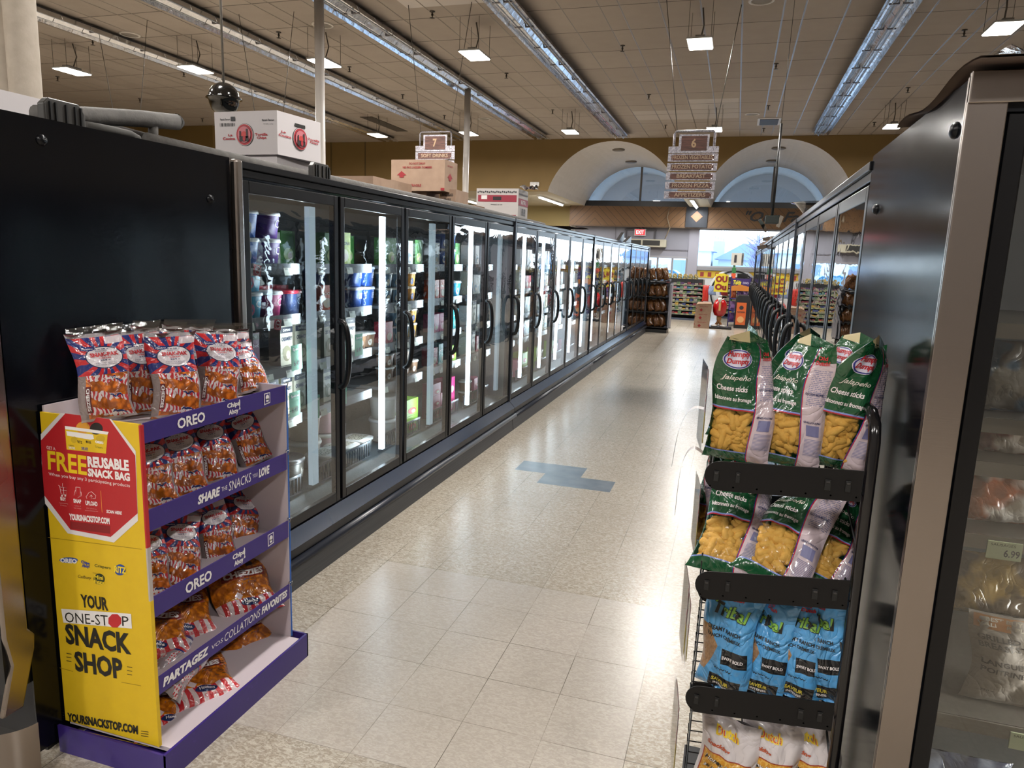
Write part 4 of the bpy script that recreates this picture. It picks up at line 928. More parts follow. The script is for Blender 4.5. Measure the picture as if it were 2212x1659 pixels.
for k, (z1, z0) in enumerate(ST):
    m = MB().box((XF, YS+.013, z0), (XF+.005, YE-.012, z1), M_PURP); L = YE-YS; H = z1-z0; x = XF+.0062
    def tx(s_, a, b, c0, c1, mt=M_WPR, **kw): m.text(s_, (x, YS+L*a, z0+H*c0), (0, L*(b-a), 0), (0, 0, H*(c1-c0)), mt, **kw)
    def oreo(a, b, c0, c1):
        m.text('OREO', (x, YS+L*a, z0+H*c0), (0, L*(b-a), 0), (0, 0, H*(c1-c0)), M_WPR, bold=.03)
    if k in (0, 2):
        oreo(.2, .37, .22, .78)
        tx('Chips', .52, .61, .5, .85, bold=.04); tx('Ahoy', .53, .6, .1, .46, bold=.04); tx('!', .605, .615, .3, .92, bold=.05)
        m.quad([(x, YS+L*.80, z0+H*.15), (x, YS+L*.85, z0+H*.2), (x, YS+L*.85, z0+H*.85), (x, YS+L*.80, z0+H*.85)], M_WPR)
        m.quad([(x+.0005, YS+L*.805, z0+H*.22), (x+.0005, YS+L*.845, z0+H*.26), (x+.0005, YS+L*.845, z0+H*.8), (x+.0005, YS+L*.805, z0+H*.8)], M_PURP)
        m.disc((x+.001, YS+L*.825, z0+H*.58), (0, L*.014, 0), (0, 0, H*.16), M_WPR); m.quad([(x+.001, YS+L*.815, z0+H*.3), (x+.001, YS+L*.835, z0+H*.32), (x+.001, YS+L*.835, z0+H*.5), (x+.001, YS+L*.815, z0+H*.5)], M_WPR)
    elif k == 1:
        tx('SHARE', .3, .45, .25, .72, bold=.05, shear=.2); tx('THE', .46, .5, .4, .62, bold=0); tx('SNACKS', .51, .68, .25, .75, bold=.0, shear=.2); tx('YOU', .69, .73, .38, .6, bold=0); tx('LOVE', .74, .83, .25, .75, bold=.05, shear=.2)
    else:
        tx('PARTAGEZ', .04, .33, .28, .78, bold=.05, shear=.2); tx('VOS', .35, .43, .4, .65, bold=0, shear=.2); tx('COLLATIONS', .44, .72, .28, .78, bold=.0, shear=.2); tx('FAVORITES', .73, .96, .28, .78, bold=.05, shear=.2)
    m.build('shelf_strip', t)
    MB().tube([(XF+.003, YE-.01, z1+.012), (XF+.012, YE-.03, z1+.012), (XF+.012, YE-.002, z1+.012), (XF+.006, YE-.002, z1-.01)], .0022, CHROME, 6).build('clip', t)
# printing on the yellow side
m = m_side; y0 = YS-.0015
def poly(pts, mt, k=1): m.add([at(a, b, Y=YS-.0003*k-.0005) for a, b in pts], [tuple(range(len(pts)))], mt)
def st(s_, ll, lr, ul, mt, k=3, **kw):
    o = at(*ll, Y=YS-.0003*k-.0005); m.text(s_, o, at(*lr, Y=YS-.0003*k-.0005)-o, at(*ul, Y=YS-.0003*k-.0005)-o, mt, **kw)
def stb(s_, x0, yb0, x1, yb1, h, mt, k=3, **kw): st(s_, (x0, yb0), (x1, yb1), (x0-1, yb0-h), mt, k, **kw)
poly([(131, 892), (240, 905), (293, 974), (298, 1125), (246, 1172), (146, 1152), (93, 1082), (88, 938)], flat('#cfcaca', .5), 1)
poly([(141, 893), (236, 905), (292, 984), (297, 1109), (239, 1160), (152, 1144), (94, 1068), (88, 952)], M_RED, 2)
poly([(140, 920), (233, 933), (229, 978), (229, 980), (144, 971)], M_YEL, 3)
poly([(140, 920), (235, 933), (232, 939), (141, 927)], M_WPR, 4); poly([(143, 931), (201, 939), (203, 948), (196, 950), (145, 941)], M_WPR, 4)
def sdisc(cx_, cy_, rx, ry, mt, k): c = at(cx_, cy_, Y=YS-.0003*k-.0005); m.disc(c, at(cx_+rx, cy_, Y=YS-.0003*k-.0005)-c, at(cx_, cy_-ry, Y=YS-.0003*k-.0005)-c, mt, 24)
sdisc(179, 924, 15, 13, flat('#c98d2c', .6), 3.4); sdisc(208, 926, 14, 13, flat('#1c1714', .6), 3.5)
sdisc(160, 950, 7, 7, flat('#b89a20', .5), 4.3); sdisc(217, 948, 10, 8, flat('#b89a20', .5), 4.3)
stb('RITZ', 168, 957, 178, 959, 6, M_BPR, 5); stb('OREO', 206, 957, 224, 960, 6, M_WPR, 5, bold=.06); stb('Crispers', 206, 968, 222, 971, 6, flat('#4f6b2a', .5), 5, bold=0)
stb('CHIPS AHOY', 176, 972, 191, 974, 7, flat('#2b3f8f', .5), 5); stb('Cadbury', 149, 964, 160, 965, 4, M_BPR, 5, bold=0); stb('DAIRY MILK', 149, 969, 163, 971, 5, M_WPR, 5); stb('MINI EGGS', 186, 957, 197, 959, 6, M_BPR, 5)
stb('GET A', 101, 970, 120, 973, 7, M_WPR, bold=0); st('FREE', (104, 1014), (188, 1027), (102, 973), flat('#d8b718', .5), bold=.025)
st('REUSABLE', (190, 1009), (279, 1018), (188, 985), M_WPR, bold=.05); st('SNACK BAG', (190, 1029), (281, 1040), (189, 1011), M_WPR, bold=.05)
st('When you buy any 3 participating products', (106, 1029), (281, 1055), (105, 1020), M_WPR, bold=0)
st('BUY', (131, 1081), (143, 1083), (130, 1073), M_WPR, bold=.04); st('SNAP', (159, 1086), (176, 1088), (158, 1077), M_WPR, bold=.04); st('UPLOAD', (185, 1091), (211, 1094), (184, 1081), M_WPR, bold=.04)
st('SCAN HERE', (230, 1108), (263, 1112), (230, 1101), M_WPR, bold=.04)
for s_, a, b, c, d in (('3 participating', 128, 1088, 147, 1090), ('products', 131, 1093, 144, 1095), ('a photo of', 161, 1094, 175, 1096), ('your receipt', 160, 1099, 176, 1101), ('your photo to', 187, 1099, 209, 1102), ('yoursnackstop.com', 184, 1104, 212, 1107)): stb(s_, a, b, c, d, 3.5, flat('#cf8f8c', .5), bold=0)
st('YOURSNACKSTOP.COM', (150, 1123), (237, 1133), (149, 1109), M_WPR, bold=.05)
poly([(152, 1126), (238, 1136), (238, 1153), (152, 1142)], flat('#7c1a1d', .5), 3)
poly([(217, 1060), (218, 1060), (221, 1107), (220, 1107)], flat('#d58a3a', .5), 3)
def wire(pts, r=.0007): m.tube([at(a, b, Y=YS-.001) for a, b in pts], r, M_WPR, 5)
wire([(126, 1048), (129, 1050), (132, 1067), (143, 1069), (144, 1054), (130, 1052)]); wire([(131, 1058), (144, 1060)]); wire([(137, 1052), (138, 1068)]); wire([(135, 1044), (135, 1051)])
for q in (134, 141): sdisc(q, 1071, 2, 2, M_WPR, 3)
wire([(164, 1052), (173, 1053), (174, 1071), (165, 1070), (164, 1052)]); wire([(160, 1070), (163, 1058)]); wire([(175, 1062), (176, 1071), (168, 1075)])
wire([(188, 1077), (186, 1073), (189, 1069), (192, 1064), (198, 1062), (203, 1067), (207, 1070), (206, 1077), (200, 1077)]); wire([(197, 1078), (197, 1070)]); wire([(194, 1073), (197, 1069), (200, 1073)])
poly([(100, 1160), (306, 1186), (306, 1187), (100, 1161)], flat('#8f7410', .5), 1)
# logos
sdisc(148, 1210, 20, 6, flat('#24458f', .5), 2); st('OREO', (130, 1215), (166, 1218), (130, 1205), M_WPR, bold=.05)
st('Chips', (175, 1218), (193, 1222), (175, 1210), flat('#2b3f8f', .5), bold=.04); st('Ahoy!', (177, 1227), (193, 1229), (177, 1218), flat('#2b3f8f', .5), bold=.04)
st('Crispers', (204, 1226), (239, 1232), (204, 1218), flat('#5b5a1c', .5), bold=.02)
sdisc(259, 1231, 12, 12, flat('#24458f', .5), 2); st('RITZ', (247, 1236), (272, 1240), (247, 1222), flat('#e0c42a', .5), 4, bold=.04)
st('Cadbury', (168, 1250), (197, 1254), (168, 1241), flat('#4f431a', .5), bold=0, shear=.3); st('Cadbury', (200, 1239), (212, 1241), (200, 1236), flat('#4f431a', .5), bold=0)
sdisc(214, 1251, 12, 12, flat('#24301c', .5), 2); st('Mini', (204, 1251), (223, 1253), (204, 1242), flat('#e0c42a', .5), 4); st('Eggs', (203, 1261), (225, 1264), (203, 1252), flat('#e0c42a', .5), 4)
st('YOUR', (176, 1312), (234, 1320), (173, 1283), M_BPR, bold=.035)
poly([(132, 1315), (283, 1326), (285, 1358), (137, 1345)], M_WPR, 2)
st('ONE-ST', (141, 1344), (234, 1352), (139, 1322), M_BPR, 4, bold=.0); st('P', (264, 1352), (278, 1353), (263, 1331), M_BPR, 4, bold=0)
c = [(248+15*cos(pi/8+pi/4*k), 1341+15.5*sin(pi/8+pi/4*k)) for k in range(8)]; poly(c, flat('#b3262c', .5), 4)
st('SNACK', (143, 1391), (284, 1415), (139, 1346), M_BPR, 3, bold=.04); st('SHOP', (163, 1450), (266, 1469), (159, 1405), M_BPR, 3, bold=.04)
for k in range(3): stb('I', 144, 1412+8*k, 155, 1414+8*k, 1.6, M_BPR); stb('I', 275, 1441+8*k, 286, 1443+8*k, 1.6, M_BPR)
for k in range(3): stb('I', 127, 1539+5*k, 139, 1541+5*k, 1.4, M_BPR); stb('I', 305, 1580+5*k, 321, 1582+5*k, 1.4, M_BPR)
st('YOURSNACKSTOP.COM', (146, 1558), (298, 1587), (145, 1539), M_BPR, bold=.05)
for a, b, c_, d_ in ((119, 1314, 300, 1350), (129, 1442, 158, 1450), (262, 1473, 305, 1481), (130, 1567, 322, 1612)):
    if a != 119: poly([(a, b), (c_, d_), (c_, d_+1.2), (a, b+1.2)], flat('#8f7410', .5), 1)
m.build('side_panel', disp)
# ---- bags
REDB, NAVYB = '#b3262c', '#232e6b'
def snack_col(g):
    u, v, _ = g.xyz('uv')
    a = g.m('ARCTAN2', v-.72, (u-.56)*.62); ray = (((a*13.0+g.noise(2.2, 'uv')*5)).sn() > 0)
    hdr = g.mix(ray, NAVYB, REDB)
    ov = g.ell(u, v, .56, .715, .335, .118); rim = g.ell(u, v, .56, .715, .36, .13)
    hdr = g.mix(rim, hdr, '#1f2748'); hdr = g.mix(ov, hdr, '#cdc6cc')
    hdr = g.mix(g.bx(u, v, .66, 1, .865, .95), hdr, '#bfb4ba')
    hdr = g.mix(g.ell(u, v, .30, .825, .14, .026), hdr, '#1d2a66')
    nz = g.noise(6, 'uv', 2)
    t_ = v*5.2+nz*.9+u*.6; q = t_.fr()
    st_ = g.mix(((u*11+nz*3).fr() > .5), '#c9bfc0', '#a92a30')
    pf = g.vor(15, g.cv(u*.62+g.noise(9, 'uv')*.1, v*.8+g.noise(7, 'uv')*.08, t_.fl()))
    puff = g.mix(g.ss(pf, .15, .62), '#d8741f', '#8a4413')
    low = g.mix(q < .42, puff, st_)
    low = g.mix(g.ell(u, q, .72, .3, .13, .1), low, '#1f2c5c')
    low = g.mix((u < .14)+(u > .95), low, '#7b6e6c'); low = g.mix(g.bx(u, v, .13, .23, .1, .4), low, '#5a1f22')
    low = g.mix((v < .03), low, '#9a8f8c')
    c = g.mix(v > .52, low, hdr)
    return g.mix(v > .955, c, '#8c878a')
M_SNK = mat('snack_bag_print', snack_col, .25, bump=crease(14, 34), bs=.6, bd=.008, coat=.6)
M_SNKB = mat('snack_bag_back', lambda g: g.mix(g.xyz('uv')[1] > .52, g.mix(g.ss(g.vor(16, 'uv'), .1, .5), '#b85f1c', '#5d2d12'), '#5d2234'), .3, bump=lambda g: g.noise(38, 'obj', 4), bs=.6, bd=.008, coat=.5)
RP = flat('#a81e28', .4); NP = flat('#242c55', .4); WPr = flat('#d8d2d2', .4)
def snack_proto(seed):
    t, S = make_bag(.165, .29, .06, M_SNK, M_SNKB, 'snack_bag', 'snack bag', 'x', seed,
        (('SNAK-PAK', .30, .725, .54, .048, RP, dict(bold=.05)), ('8 x 28 g', .42, .80, .26, .018, NP), ('BAGS/SACS', .43, .783, .22, .012, NP, dict(bold=0)), ('CHEEZIES', .44, .70, .24, .015, RP),
         ('224 g', .46, .67, .2, .022, NP), ('Mise en garde', .36, .645, .4, .012, NP, dict(bold=0)), ('les emballages', .36, .625, .4, .012, NP, dict(bold=0)),
         ('Hawkins', .2, .815, .2, .018, WPr, dict(shear=.3, bold=0)), ('CHEEZIES', .145, .12, .06, .26, WPr, dict(vert=1)), ('CHEEZIES', .45, .46, .34, .022, WPr), ('CHEEZIES', .4, .05, .4, .022, WPr), ('Hawkins', .64, .285, .14, .012, WPr, dict(shear=.3, bold=0))))
    MB().quad([S(0.02, .93), S(.98, .93), (.085, -.004, .312), (-.08, .004, .306)], FILM).build('film_flap', t)
    return proto(t)
SNK = [snack_proto(s_) for s_ in (11, 23, 37)]
zs1 = ST[0][1]+.018
def snk(i, bx_, by_, tx_, ty_, Xp, label, grp, face=(.8, -.6, 0), lean=.05):
    P = at(bx_, by_, X=Xp); Q = at(tx_, ty_, X=Xp-lean); SNK[i].src; stand(SNK[i], P, Q, face, .29, label, grp)
GT = 'clear snack packs with red and blue cards standing on top of the yellow display'
snk(0, 238, 905, 205, 716, -1.85, 'leftmost clear snack pack standing on top of the yellow display', GT)
snk(1, 322, 893, 290, 710, -1.92, 'second clear snack pack from the left on top of the display', GT)
snk(2, 385, 899, 366, 716, -1.80, 'clear snack pack in the middle front on top of the display', GT)
snk(0, 345, 893, 345, 706, -1.95, 'clear snack pack half hidden behind the middle front one', GT)
snk(1, 472, 880, 468, 712, -1.80, 'clear snack pack right of the middle with its full SNAK-PAK card showing', GT)
snk(2, 552, 845, 505, 742, -1.83, 'rightmost clear snack pack, leaning over on top of the display', GT, lean=.16)
snk(1, 415, 885, 410, 702, -1.99, 'clear snack pack at the back, behind the middle of the top row', GT)
snk(0, 500, 868, 495, 708, -1.99, 'clear snack pack at the back, behind the right of the top row', GT)
GA = 'clear snack packs on the second tier of the yellow display'; lv2 = 'on the second tier, over the strip reading SHARE THE SNACKS'
for i, (a, b, c, d, X_, s_) in enumerate(((345, 1098, 300, 935, -1.79, 'leftmost'), (412, 1070, 365, 912, -1.79, 'second from the left'), (478, 1040, 440, 895, -1.79, 'third from the left'), (560, 1000, 500, 880, -1.80, 'rightmost'), (520, 1015, 470, 880, -1.93, 'hindmost'))):
    snk(i % 3, a, b, c, d, X_, 'clear snack pack on the display tier above SHARE THE SNACKS, %s' % s_, GA, lean=.12)
GB = 'clear snack packs on the third tier of the yellow display'; lv3 = 'on the third tier of the display, below SHARE THE SNACKS'
for i, (a, b, c, d, X_, s_) in enumerate(((330, 1290, 300, 1130, -1.8, 'cut off by the yellow side'), (385, 1272, 388, 1105, -1.78, 'leftmost in full view'), (480, 1215, 445, 1080, -1.80, 'in the middle'), (525, 1185, 520, 1050, -1.84, 'right of the middle'), (572, 1150, 565, 1035, -1.86, 'rightmost'), (440, 1240, 425, 1110, -1.92, 'behind the middle ones'))):
    snk((i+1) % 3, a, b, c, d, X_, 'clear snack pack on the tier below SHARE THE SNACKS, %s' % s_, GB, lean=.1)
def chz_col(g):
    u, v, _ = g.xyz('uv'); pf = g.vor(17, g.cv(u+g.noise(9, 'uv')*.12, v*.7+g.noise(7, 'uv')*.1, 0)); puff = g.mix(g.ss(pf, .2, .7), '#d07a14', '#8f4a0c')
    st_ = g.mix((u*7.5).fr() > .5, '#c4b3b4', '#b0272d')
    c = g.mix(v < .27-(u-.5)*.02, puff, st_); c = g.mix(g.bx(u, v, .16, .9, .62, .80), c, '#7d2a1a')
    c = g.mix(g.ell(u, v, .5, .2, .16, .065), c, '#1d2a55'); c = g.mix((u-.36).ab()+(v-.33).ab() < .07, c, '#c4b3b4')
    return g.mix((v < .02)+(v > .98), c, '#9d2328')
M_CHZ = mat('orange_bag_print', chz_col, .2, bump=crease(12, 32), bs=.8, bd=.012, coat=1)
t, S = make_bag(.24, .22, .07, M_CHZ, M_CHZ, 'cheese_snack_bag', 'snack bag', 'x', 51,
   (('CHEEZIES', .19, .645, .68, .12, WPr, dict(bold=.05)), ('420 g', .5, .56, .16, .035, NP), ('3 x 140 g', .46, .5, .25, .03, NP, dict(bold=0)), ('Big Boy', .2, .84, .3, .07, RP, dict(bold=.04)), ('Hawkins', .39, .175, .23, .05, WPr, dict(shear=.3, bold=.01)), ('CHEEZIES', .42, .06, .3, .045, RP), ('#', .62, .84, .12, .08, flat('#2b1d12', .5))))
CHZ = proto(t); GC = 'orange cheese snack bags lying in the lower tiers of the yellow display'
def chz(a, b, c, d, Xp, Xq, label, face=(.75, -.35, .8)): stand(CHZ, at(a, b, X=Xp), at(c, d, X=Xq), face, .24, label, GC, s=1.15)
chz(545, 1330, 500, 1210, -1.76, -1.93, 'orange cheese snack bag on the fourth tier, at the right')
chz(400, 1390, 370, 1290, -1.84, -2.0, 'orange cheese snack bag on the fourth tier, partly behind a clear bag')
chz(335, 1430, 320, 1330, -1.84, -1.98, 'orange cheese snack bag on the fourth tier, cut off by the yellow side')
chz(562, 1437, 505, 1335, -1.77, -1.95, 'orange cheese snack bag on the bottom tier, at the right')
chz(455, 1520, 400, 1430, -1.71, -1.93, 'orange cheese snack bag on the bottom tier, in the middle')
chz(378, 1588, 345, 1490, -1.73, -1.93, 'orange cheese snack bag on the bottom tier, at the left')
def bub_col(g):
    u, v, _ = g.xyz('uv'); chk = ((u*16).fr() > .5)*((v*20).fr() > .4)
    c = g.mix(g.noise(7, 'uv', 2) > .52, '#8b8187', g.mix(chk, '#cbbcc0', '#b3303c'))
    c = g.mix(v > .62, c, '#b3adb3'); return g.mix((v > .56)*(v < .64)+(v > .9), c, g.mix((v > .59)*(v < .9), '#232e6b', '#a92a30'))
M_BUB = mat('red_check_bag_print', bub_col, .25, bump=lambda g: g.noise(26, 'obj', 4), bs=.7, bd=.01, coat=.7)
t, S = make_bag(.16, .26, .07, M_BUB, M_BUB, 'snack_bag', 'snack bag', 'x', 61, (('#', .3, .74, .3, .1, flat('#59566a', .5)), ('@', .62, .8, .26, .08, NP), ('Hawkins', .65, .82, .2, .03, WPr, dict(shear=.3, bold=0))))
pp = proto(t); stand(pp, at(350, 1490, X=-1.76), at(455, 1345, X=-1.84), (.8, -.3, .6), .26, 'clear bag of red checked packets lying on the fourth tier of the display', None, s=.95)

# ================================================================ right wire rack with chip bags
YR0, YR1, XA, XBk = 1.72, 2.35, -.032, .33
t = rack = thing('wire_rack', 'black metal snack rack with rounded side plates against the right freezer panel', 'rack', (.15, 2.0, 0))
M_RACK = mat('rack_black', '#0a090b', .4, spec=.3)
tops = []
for a, b in ((1023, 1050), (1261, 1289), (1511, 1560)):
    tops.append((at(1510, a, Y=YR0).z, at(1850, b, Y=YR0).z))
tops.append((tops[2][0]-.37, tops[2][1]-.37))
hp = .037
for zl, zr in tops:
    for yy in (YR0, YR1):
        pr = [(XA+hp+hp*cos(pi/2+pi*k/12), zl+hp*sin(pi/2+pi*k/12)) for k in range(13)]+[(XBk-.015, zr-hp), (XBk-.015, zr+hp)]
        m = MB().prism(pr, 'y', yy, yy+.003, M_RACK)
        for q, wd in ((.06, .012), (.2, .01), (.74, .013), (.86, .012)):
            x = XA+(XBk-XA)*q; z = zl+(zr-zl)*q; m.box((x, yy-.0035, z-.014), (x+wd, yy-.0005, z+.012), flat('#050505', .6)); m.box((x+.002, yy-.006, z+.004), (x+wd-.002, yy-.001, z+.009), flat('#2c2b2c', .3))
        m.build('side_plate', t, bevel=.0008)
    m = MB()
    for q in range(7): x = XA+.015+(XBk-.04-XA)*q/6; m.tube([(x, YR0, zl-hp+.01+(zr-zl)*q/6), (x, YR1, zl-hp+.01+(zr-zl)*q/6)], .0025, M_RACK, 5)
    for q in range(12): y = YR0+.02+(YR1-YR0-.04)*q/11; m.tube([(XA+.01, y, zl+.03), (XA+.012, y, zl-hp+.006), (XBk-.03, y, zr-hp+.006)], .002, M_RACK, 5)
    m.build('wire_shelf', t)
for yy in (YR0, YR1):
    m = MB().tube([(XBk, yy+.012, .04), (XBk, yy+.012, 1.36), (XBk-.002, yy+.02, 1.40), (XBk-.004, yy+.06, 1.42), (XBk-.004, yy+.12, 1.42)], .0135, mat('rack_tube', '#141315', .15), 12); m.build('post', t)
m = MB()
for q in range(8):
    z = .25+q*.14; m.tube([(XBk-.003, YR0+.03, z), (XBk-.003, YR1-.03, z+.14)], .003, M_RACK, 5)
m.build('back_wire', t)
MB().box((XA+.0, YR0, 0), (XBk, YR1+.02, .05), M_RACK).build('base', t)
def grn_col(g):
    u, v, _ = g.xyz('uv')
    c = g.mix(g.noise(6, 'uv', 2), '#123f24', '#1c5232')
    sg = u > .69+.05*((v*5).sn()); edge = g.bx(u, v, .66, 5, -1, 2)*(1-sg)
    wh = g.mix(g.bx(u, v, .74, .98, .12, .26)*((v*90).fr() > .45)+g.bx(u, v, .74, .98, .52, .8)*((v*70).fr() > .5)*(g.noise(60, 'uv') > .45), '#bbaab0', '#7d7a95')
    c = g.mix(g.bx(u, v, -1, .66, .435, .447)+g.bx(u, v, -1, .66, .075, .085), c, '#7a86c0'); c = g.mix(g.bx(u, v, -1, .66, .425, .435), c, '#a31f2c')
    c = g.mix(u > .665, c, g.mix(u > .675, '#232e7b', '#a52632')); c = g.mix(u > .69, c, wh)
    c = g.mix((u > .69)*(v > .86), c, '#154a28')
    return c
def grn_win(g):
    u, v, _ = g.xyz('uv'); return 1-g.bx(u, v, .03, .665, .085, .425)*.86
M_GRN = mat('green_bag_print', grn_col, .22, bump=crease(8, 20), bs=.6, bd=.012, coat=.6, alpha=grn_win)
M_GRNB = mat('green_bag_back', lambda g: g.mix(g.noise(6, 'obj'), '#123f24', '#1c5232'), .25, bump=lambda g: g.noise(16, 'obj', 4), bs=.5, bd=.012, coat=.6)
M_PUFF = mat('cheese_stick', lambda g: g.mix(g.noise(60, 'obj', 3), '#c98f33', '#dcae55'), .75, bump=lambda g: g.noise(160, 'obj', 3), bs=.5, bd=.003)
M_CREAM = flat('#c9b98e', .4)
def puffs(S, seed, part, u0, u1, v0, v1, W, H, r=.0095, n=46, m_=None, L=.02):
    rnd = random.Random(seed); m = MB()
    for i in range(n):
        u = rnd.uniform(u0, u1); v = rnd.uniform(v0, v1); x, y, z = S(u, v, -1); a = rnd.uniform(0, pi); l = rnd.uniform(L*.6, L*1.2); rr = r*rnd.uniform(.85, 1.1)
        y += rr*1.9+rnd.uniform(0, .008); dx, dz = cos(a)*l, sin(a)*l; b = rnd.uniform(-.004, .004)
        x = min(max(x, (u0-.5)*W*.8+abs(dx)*.8), (u1-.5)*W*.86-abs(dx)*.6); z = min(max(z, v0*H+abs(dz)*.8), v1*H-abs(dz)*.4)
        m.tube([(x-dx*1.1, y+.001, z-dz*1.1), (x-dx, y, z-dz), (x-dx*.4, y+b, z-dz*.4+b), (x+dx*.4, y-b, z+dz*.4+b), (x+dx, y, z+dz), (x+dx*1.1, y+.001, z+dz*1.1)], [rr*.45, rr*.9, rr, rr*1.02, rr*.9, rr*.4], m_ or M_PUFF, 8)
    return m
def grn_proto(seed, tw=.5, ln=0.0, logo=True):
    tx = [('Cheese sticks', .06, .58, .46, .045, WPr, dict(bold=.02)), ('bâtonnets au fromage', .04, .49, .56, .045, WPr, dict(bold=.02)), ('Jalapeño', .1, .66, .46, .05, flat('#cfcabf', .4), dict(shear=.3, bold=.01)),
          ('GO FOR MORE', .72, .60, .24, .018, NP), ('GÊNEZ-VOUS PAS', .72, .38, .24, .018, NP), ('#', .76, .28, .18, .085, flat('#6b6a8f', .5))]
    if logo: tx += [('@', .05, .76, .5, .16, flat('#c9c4d4', .5)), ('@', .06, .765, .48, .15, flat('#2a2f7b', .5), dict(k=1)), ('@', .08, .775, .44, .13, flat('#c9c4d4', .5), dict(k=2)), ('Humpty', .1, .84, .4, .06, flat('#b3262c', .4), dict(bold=.04, rise=.15)), ('Dumpty', .12, .785, .38, .055, flat('#b3262c', .4), dict(bold=.04, rise=.15)), ('Old', .76, .88, .14, .03, flat('#b3262c', .4)), ('Dutch!', .74, .84, .2, .035, flat('#b3262c', .4))]
    t, S = make_bag(.20, .37, .085, M_GRN, M_GRNB, 'cheese_stick_bag', 'chip bag', 'x', seed, tx, nu=22, nv=28, tw=tw, lean=ln)
    puffs(S, seed, '', .05, .67, .085, .44, .2, .37, r=.013, n=70, L=.028).build('cheese_stick_filling', t)['kind'] = 'stuff'
    Tp = lambda u, dz: tuple(V(S(u, .98))+V((0, 0, dz)))
    MB().add([Tp(.04, 0), Tp(.5, 0), Tp(.96, 0), Tp(.96, .012), Tp(.5, .03), Tp(.04, .014)], [(0, 1, 4, 5), (1, 2, 3, 4)], M_CREAM) or None
    q_ = MB(); q_.quad([Tp(.04, 0), Tp(.5, 0), Tp(.45, .035), Tp(.06, .012)], M_CREAM); q_.quad([Tp(.5, 0), Tp(.96, 0), Tp(.93, .01), Tp(.45, .035)], M_GRNB); q_.build('top_seal', t)
    return proto(t)
GRN = [grn_proto(71, 1.2, -.01), grn_proto(83, -1.0, .02), grn_proto(89, 1.35, .04)]
def rk(pr, a, b, c, d, Yp, Yq, label, grp, face, h, s=None): stand(pr, at(a, b, Y=Yp), at(c, d, Y=Yq), face, h, label, grp, s=s)
GG = 'green bags of cheese sticks standing on top of the black rack'
rk(GRN[0], 1590, 995, 1622, 730, 1.83, 1.86, 'green cheese stick bag on the rack top, leftmost of the front three', GG, (-.25, -1, 0), .37)
rk(GRN[1], 1688, 1003, 1745, 735, 1.84, 1.87, 'green cheese stick bag on the rack top, middle of the front three', GG, (-.15, -1, 0), .37)
rk(GRN[2], 1792, 1008, 1845, 800, 1.84, 1.86, 'green cheese stick bag on the rack top, rightmost and tipped towards the black panel', GG, (-.1, -1, 0), .37, .86)
rk(GRN[1], 1580, 950, 1612, 712, 2.10, 2.13, 'green cheese stick bag at the back left of the rack top', GG, (-.5, -1, 0), .37)
rk(GRN[2], 1680, 960, 1720, 718, 2.10, 2.12, 'green cheese stick bag at the back of the rack top, behind the middle one', GG, (-.2, -1, 0), .37)
rk(GRN[1], 1780, 960, 1850, 730, 2.08, 2.10, 'green cheese stick bag at the back right of the rack top', GG, (0, -1, 0), .37)
G2 = 'green bags of cheese sticks lying slanted on the second rack tier'
rk(GRN[0], 1560, 1240, 1610, 1075, 1.83, 2.0, 'green cheese stick bag slanting on the second rack tier, leftmost', G2, (-.3, -1, .4), .37, .95)
rk(GRN[1], 1650, 1258, 1750, 1075, 1.80, 1.98, 'green cheese stick bag slanting on the second rack tier, in the middle', G2, (-.2, -1, .4), .37, .95)
rk(GRN[0], 1765, 1265, 1840, 1085, 1.86, 2.0, 'green cheese stick bag slanting on the second rack tier, rightmost', G2, (-.1, -1, .4), .37, .8)
rk(GRN[1], 1530, 1190, 1545, 1010, 2.15, 2.2, 'green cheese stick bag on the second rack tier, farther back at the left edge', G2, (-1, -.6, .2), .37, .9)
def blu_col(g):
    u, v, _ = g.xyz('uv'); c = g.mix(g.noise(5, 'uv', 2), '#3f86bd', '#5ba0d2')
    tri = (u < .42-(v-.45).ab()*.9)*(v > .18)*(v < .62); c = g.mix(tri, c, g.mix(g.noise(40, 'uv', 3), '#6b4a30', '#b08a62'))
    c = g.mix(g.bx(u, v, .5, .95, .3, .44), c, '#1a1a1c'); return g.mix(g.bx(u, v, .3, .9, .03, .17), c, '#161618')
M_BLU = mat('blue_bag_print', blu_col, .28, bump=crease(8, 20), bs=.8, bd=.02, coat=.7)
def blu_proto(seed, tw):
    lime = flat('#7fb04a', .4); yl = flat('#c3b23a', .4)
    t, S = make_bag(.155, .30, .075, M_BLU, M_BLU, 'tortilla_chip_bag', 'chip bag', 'x', seed, tw=tw, lean=.01, texts=(('Tribal', .19, .745, .66, .12, M_BPR, dict(bold=.05, rise=-.3)), ('Tribal', .2, .75, .64, .11, lime, dict(bold=.03, rise=-.3)), ('CREAMY RANCH', .2, .60, .62, .04, M_BPR, dict(rise=-.6)), ('RANCH CRÉMEUX', .22, .54, .62, .04, M_BPR, dict(rise=-.6)),
        ('Old', .42, .93, .14, .03, flat('#b3262c', .4)), ('Dutch', .4, .89, .26, .035, flat('#b3262c', .4), dict(bold=.05)), ('SAVEUR', .36, .10, .36, .04, yl), ('INTENSE', .4, .06, .3, .025, WPr), ('SWAY BOLD', .52, .35, .38, .03, WPr), ('www.', .35, .24, .4, .02, M_BPR, dict(bold=0))))
    return proto(t)
BLU = [blu_proto(91, .25), blu_proto(97, -.45)]; GBl = 'blue tortilla chip bags on the third rack tier'
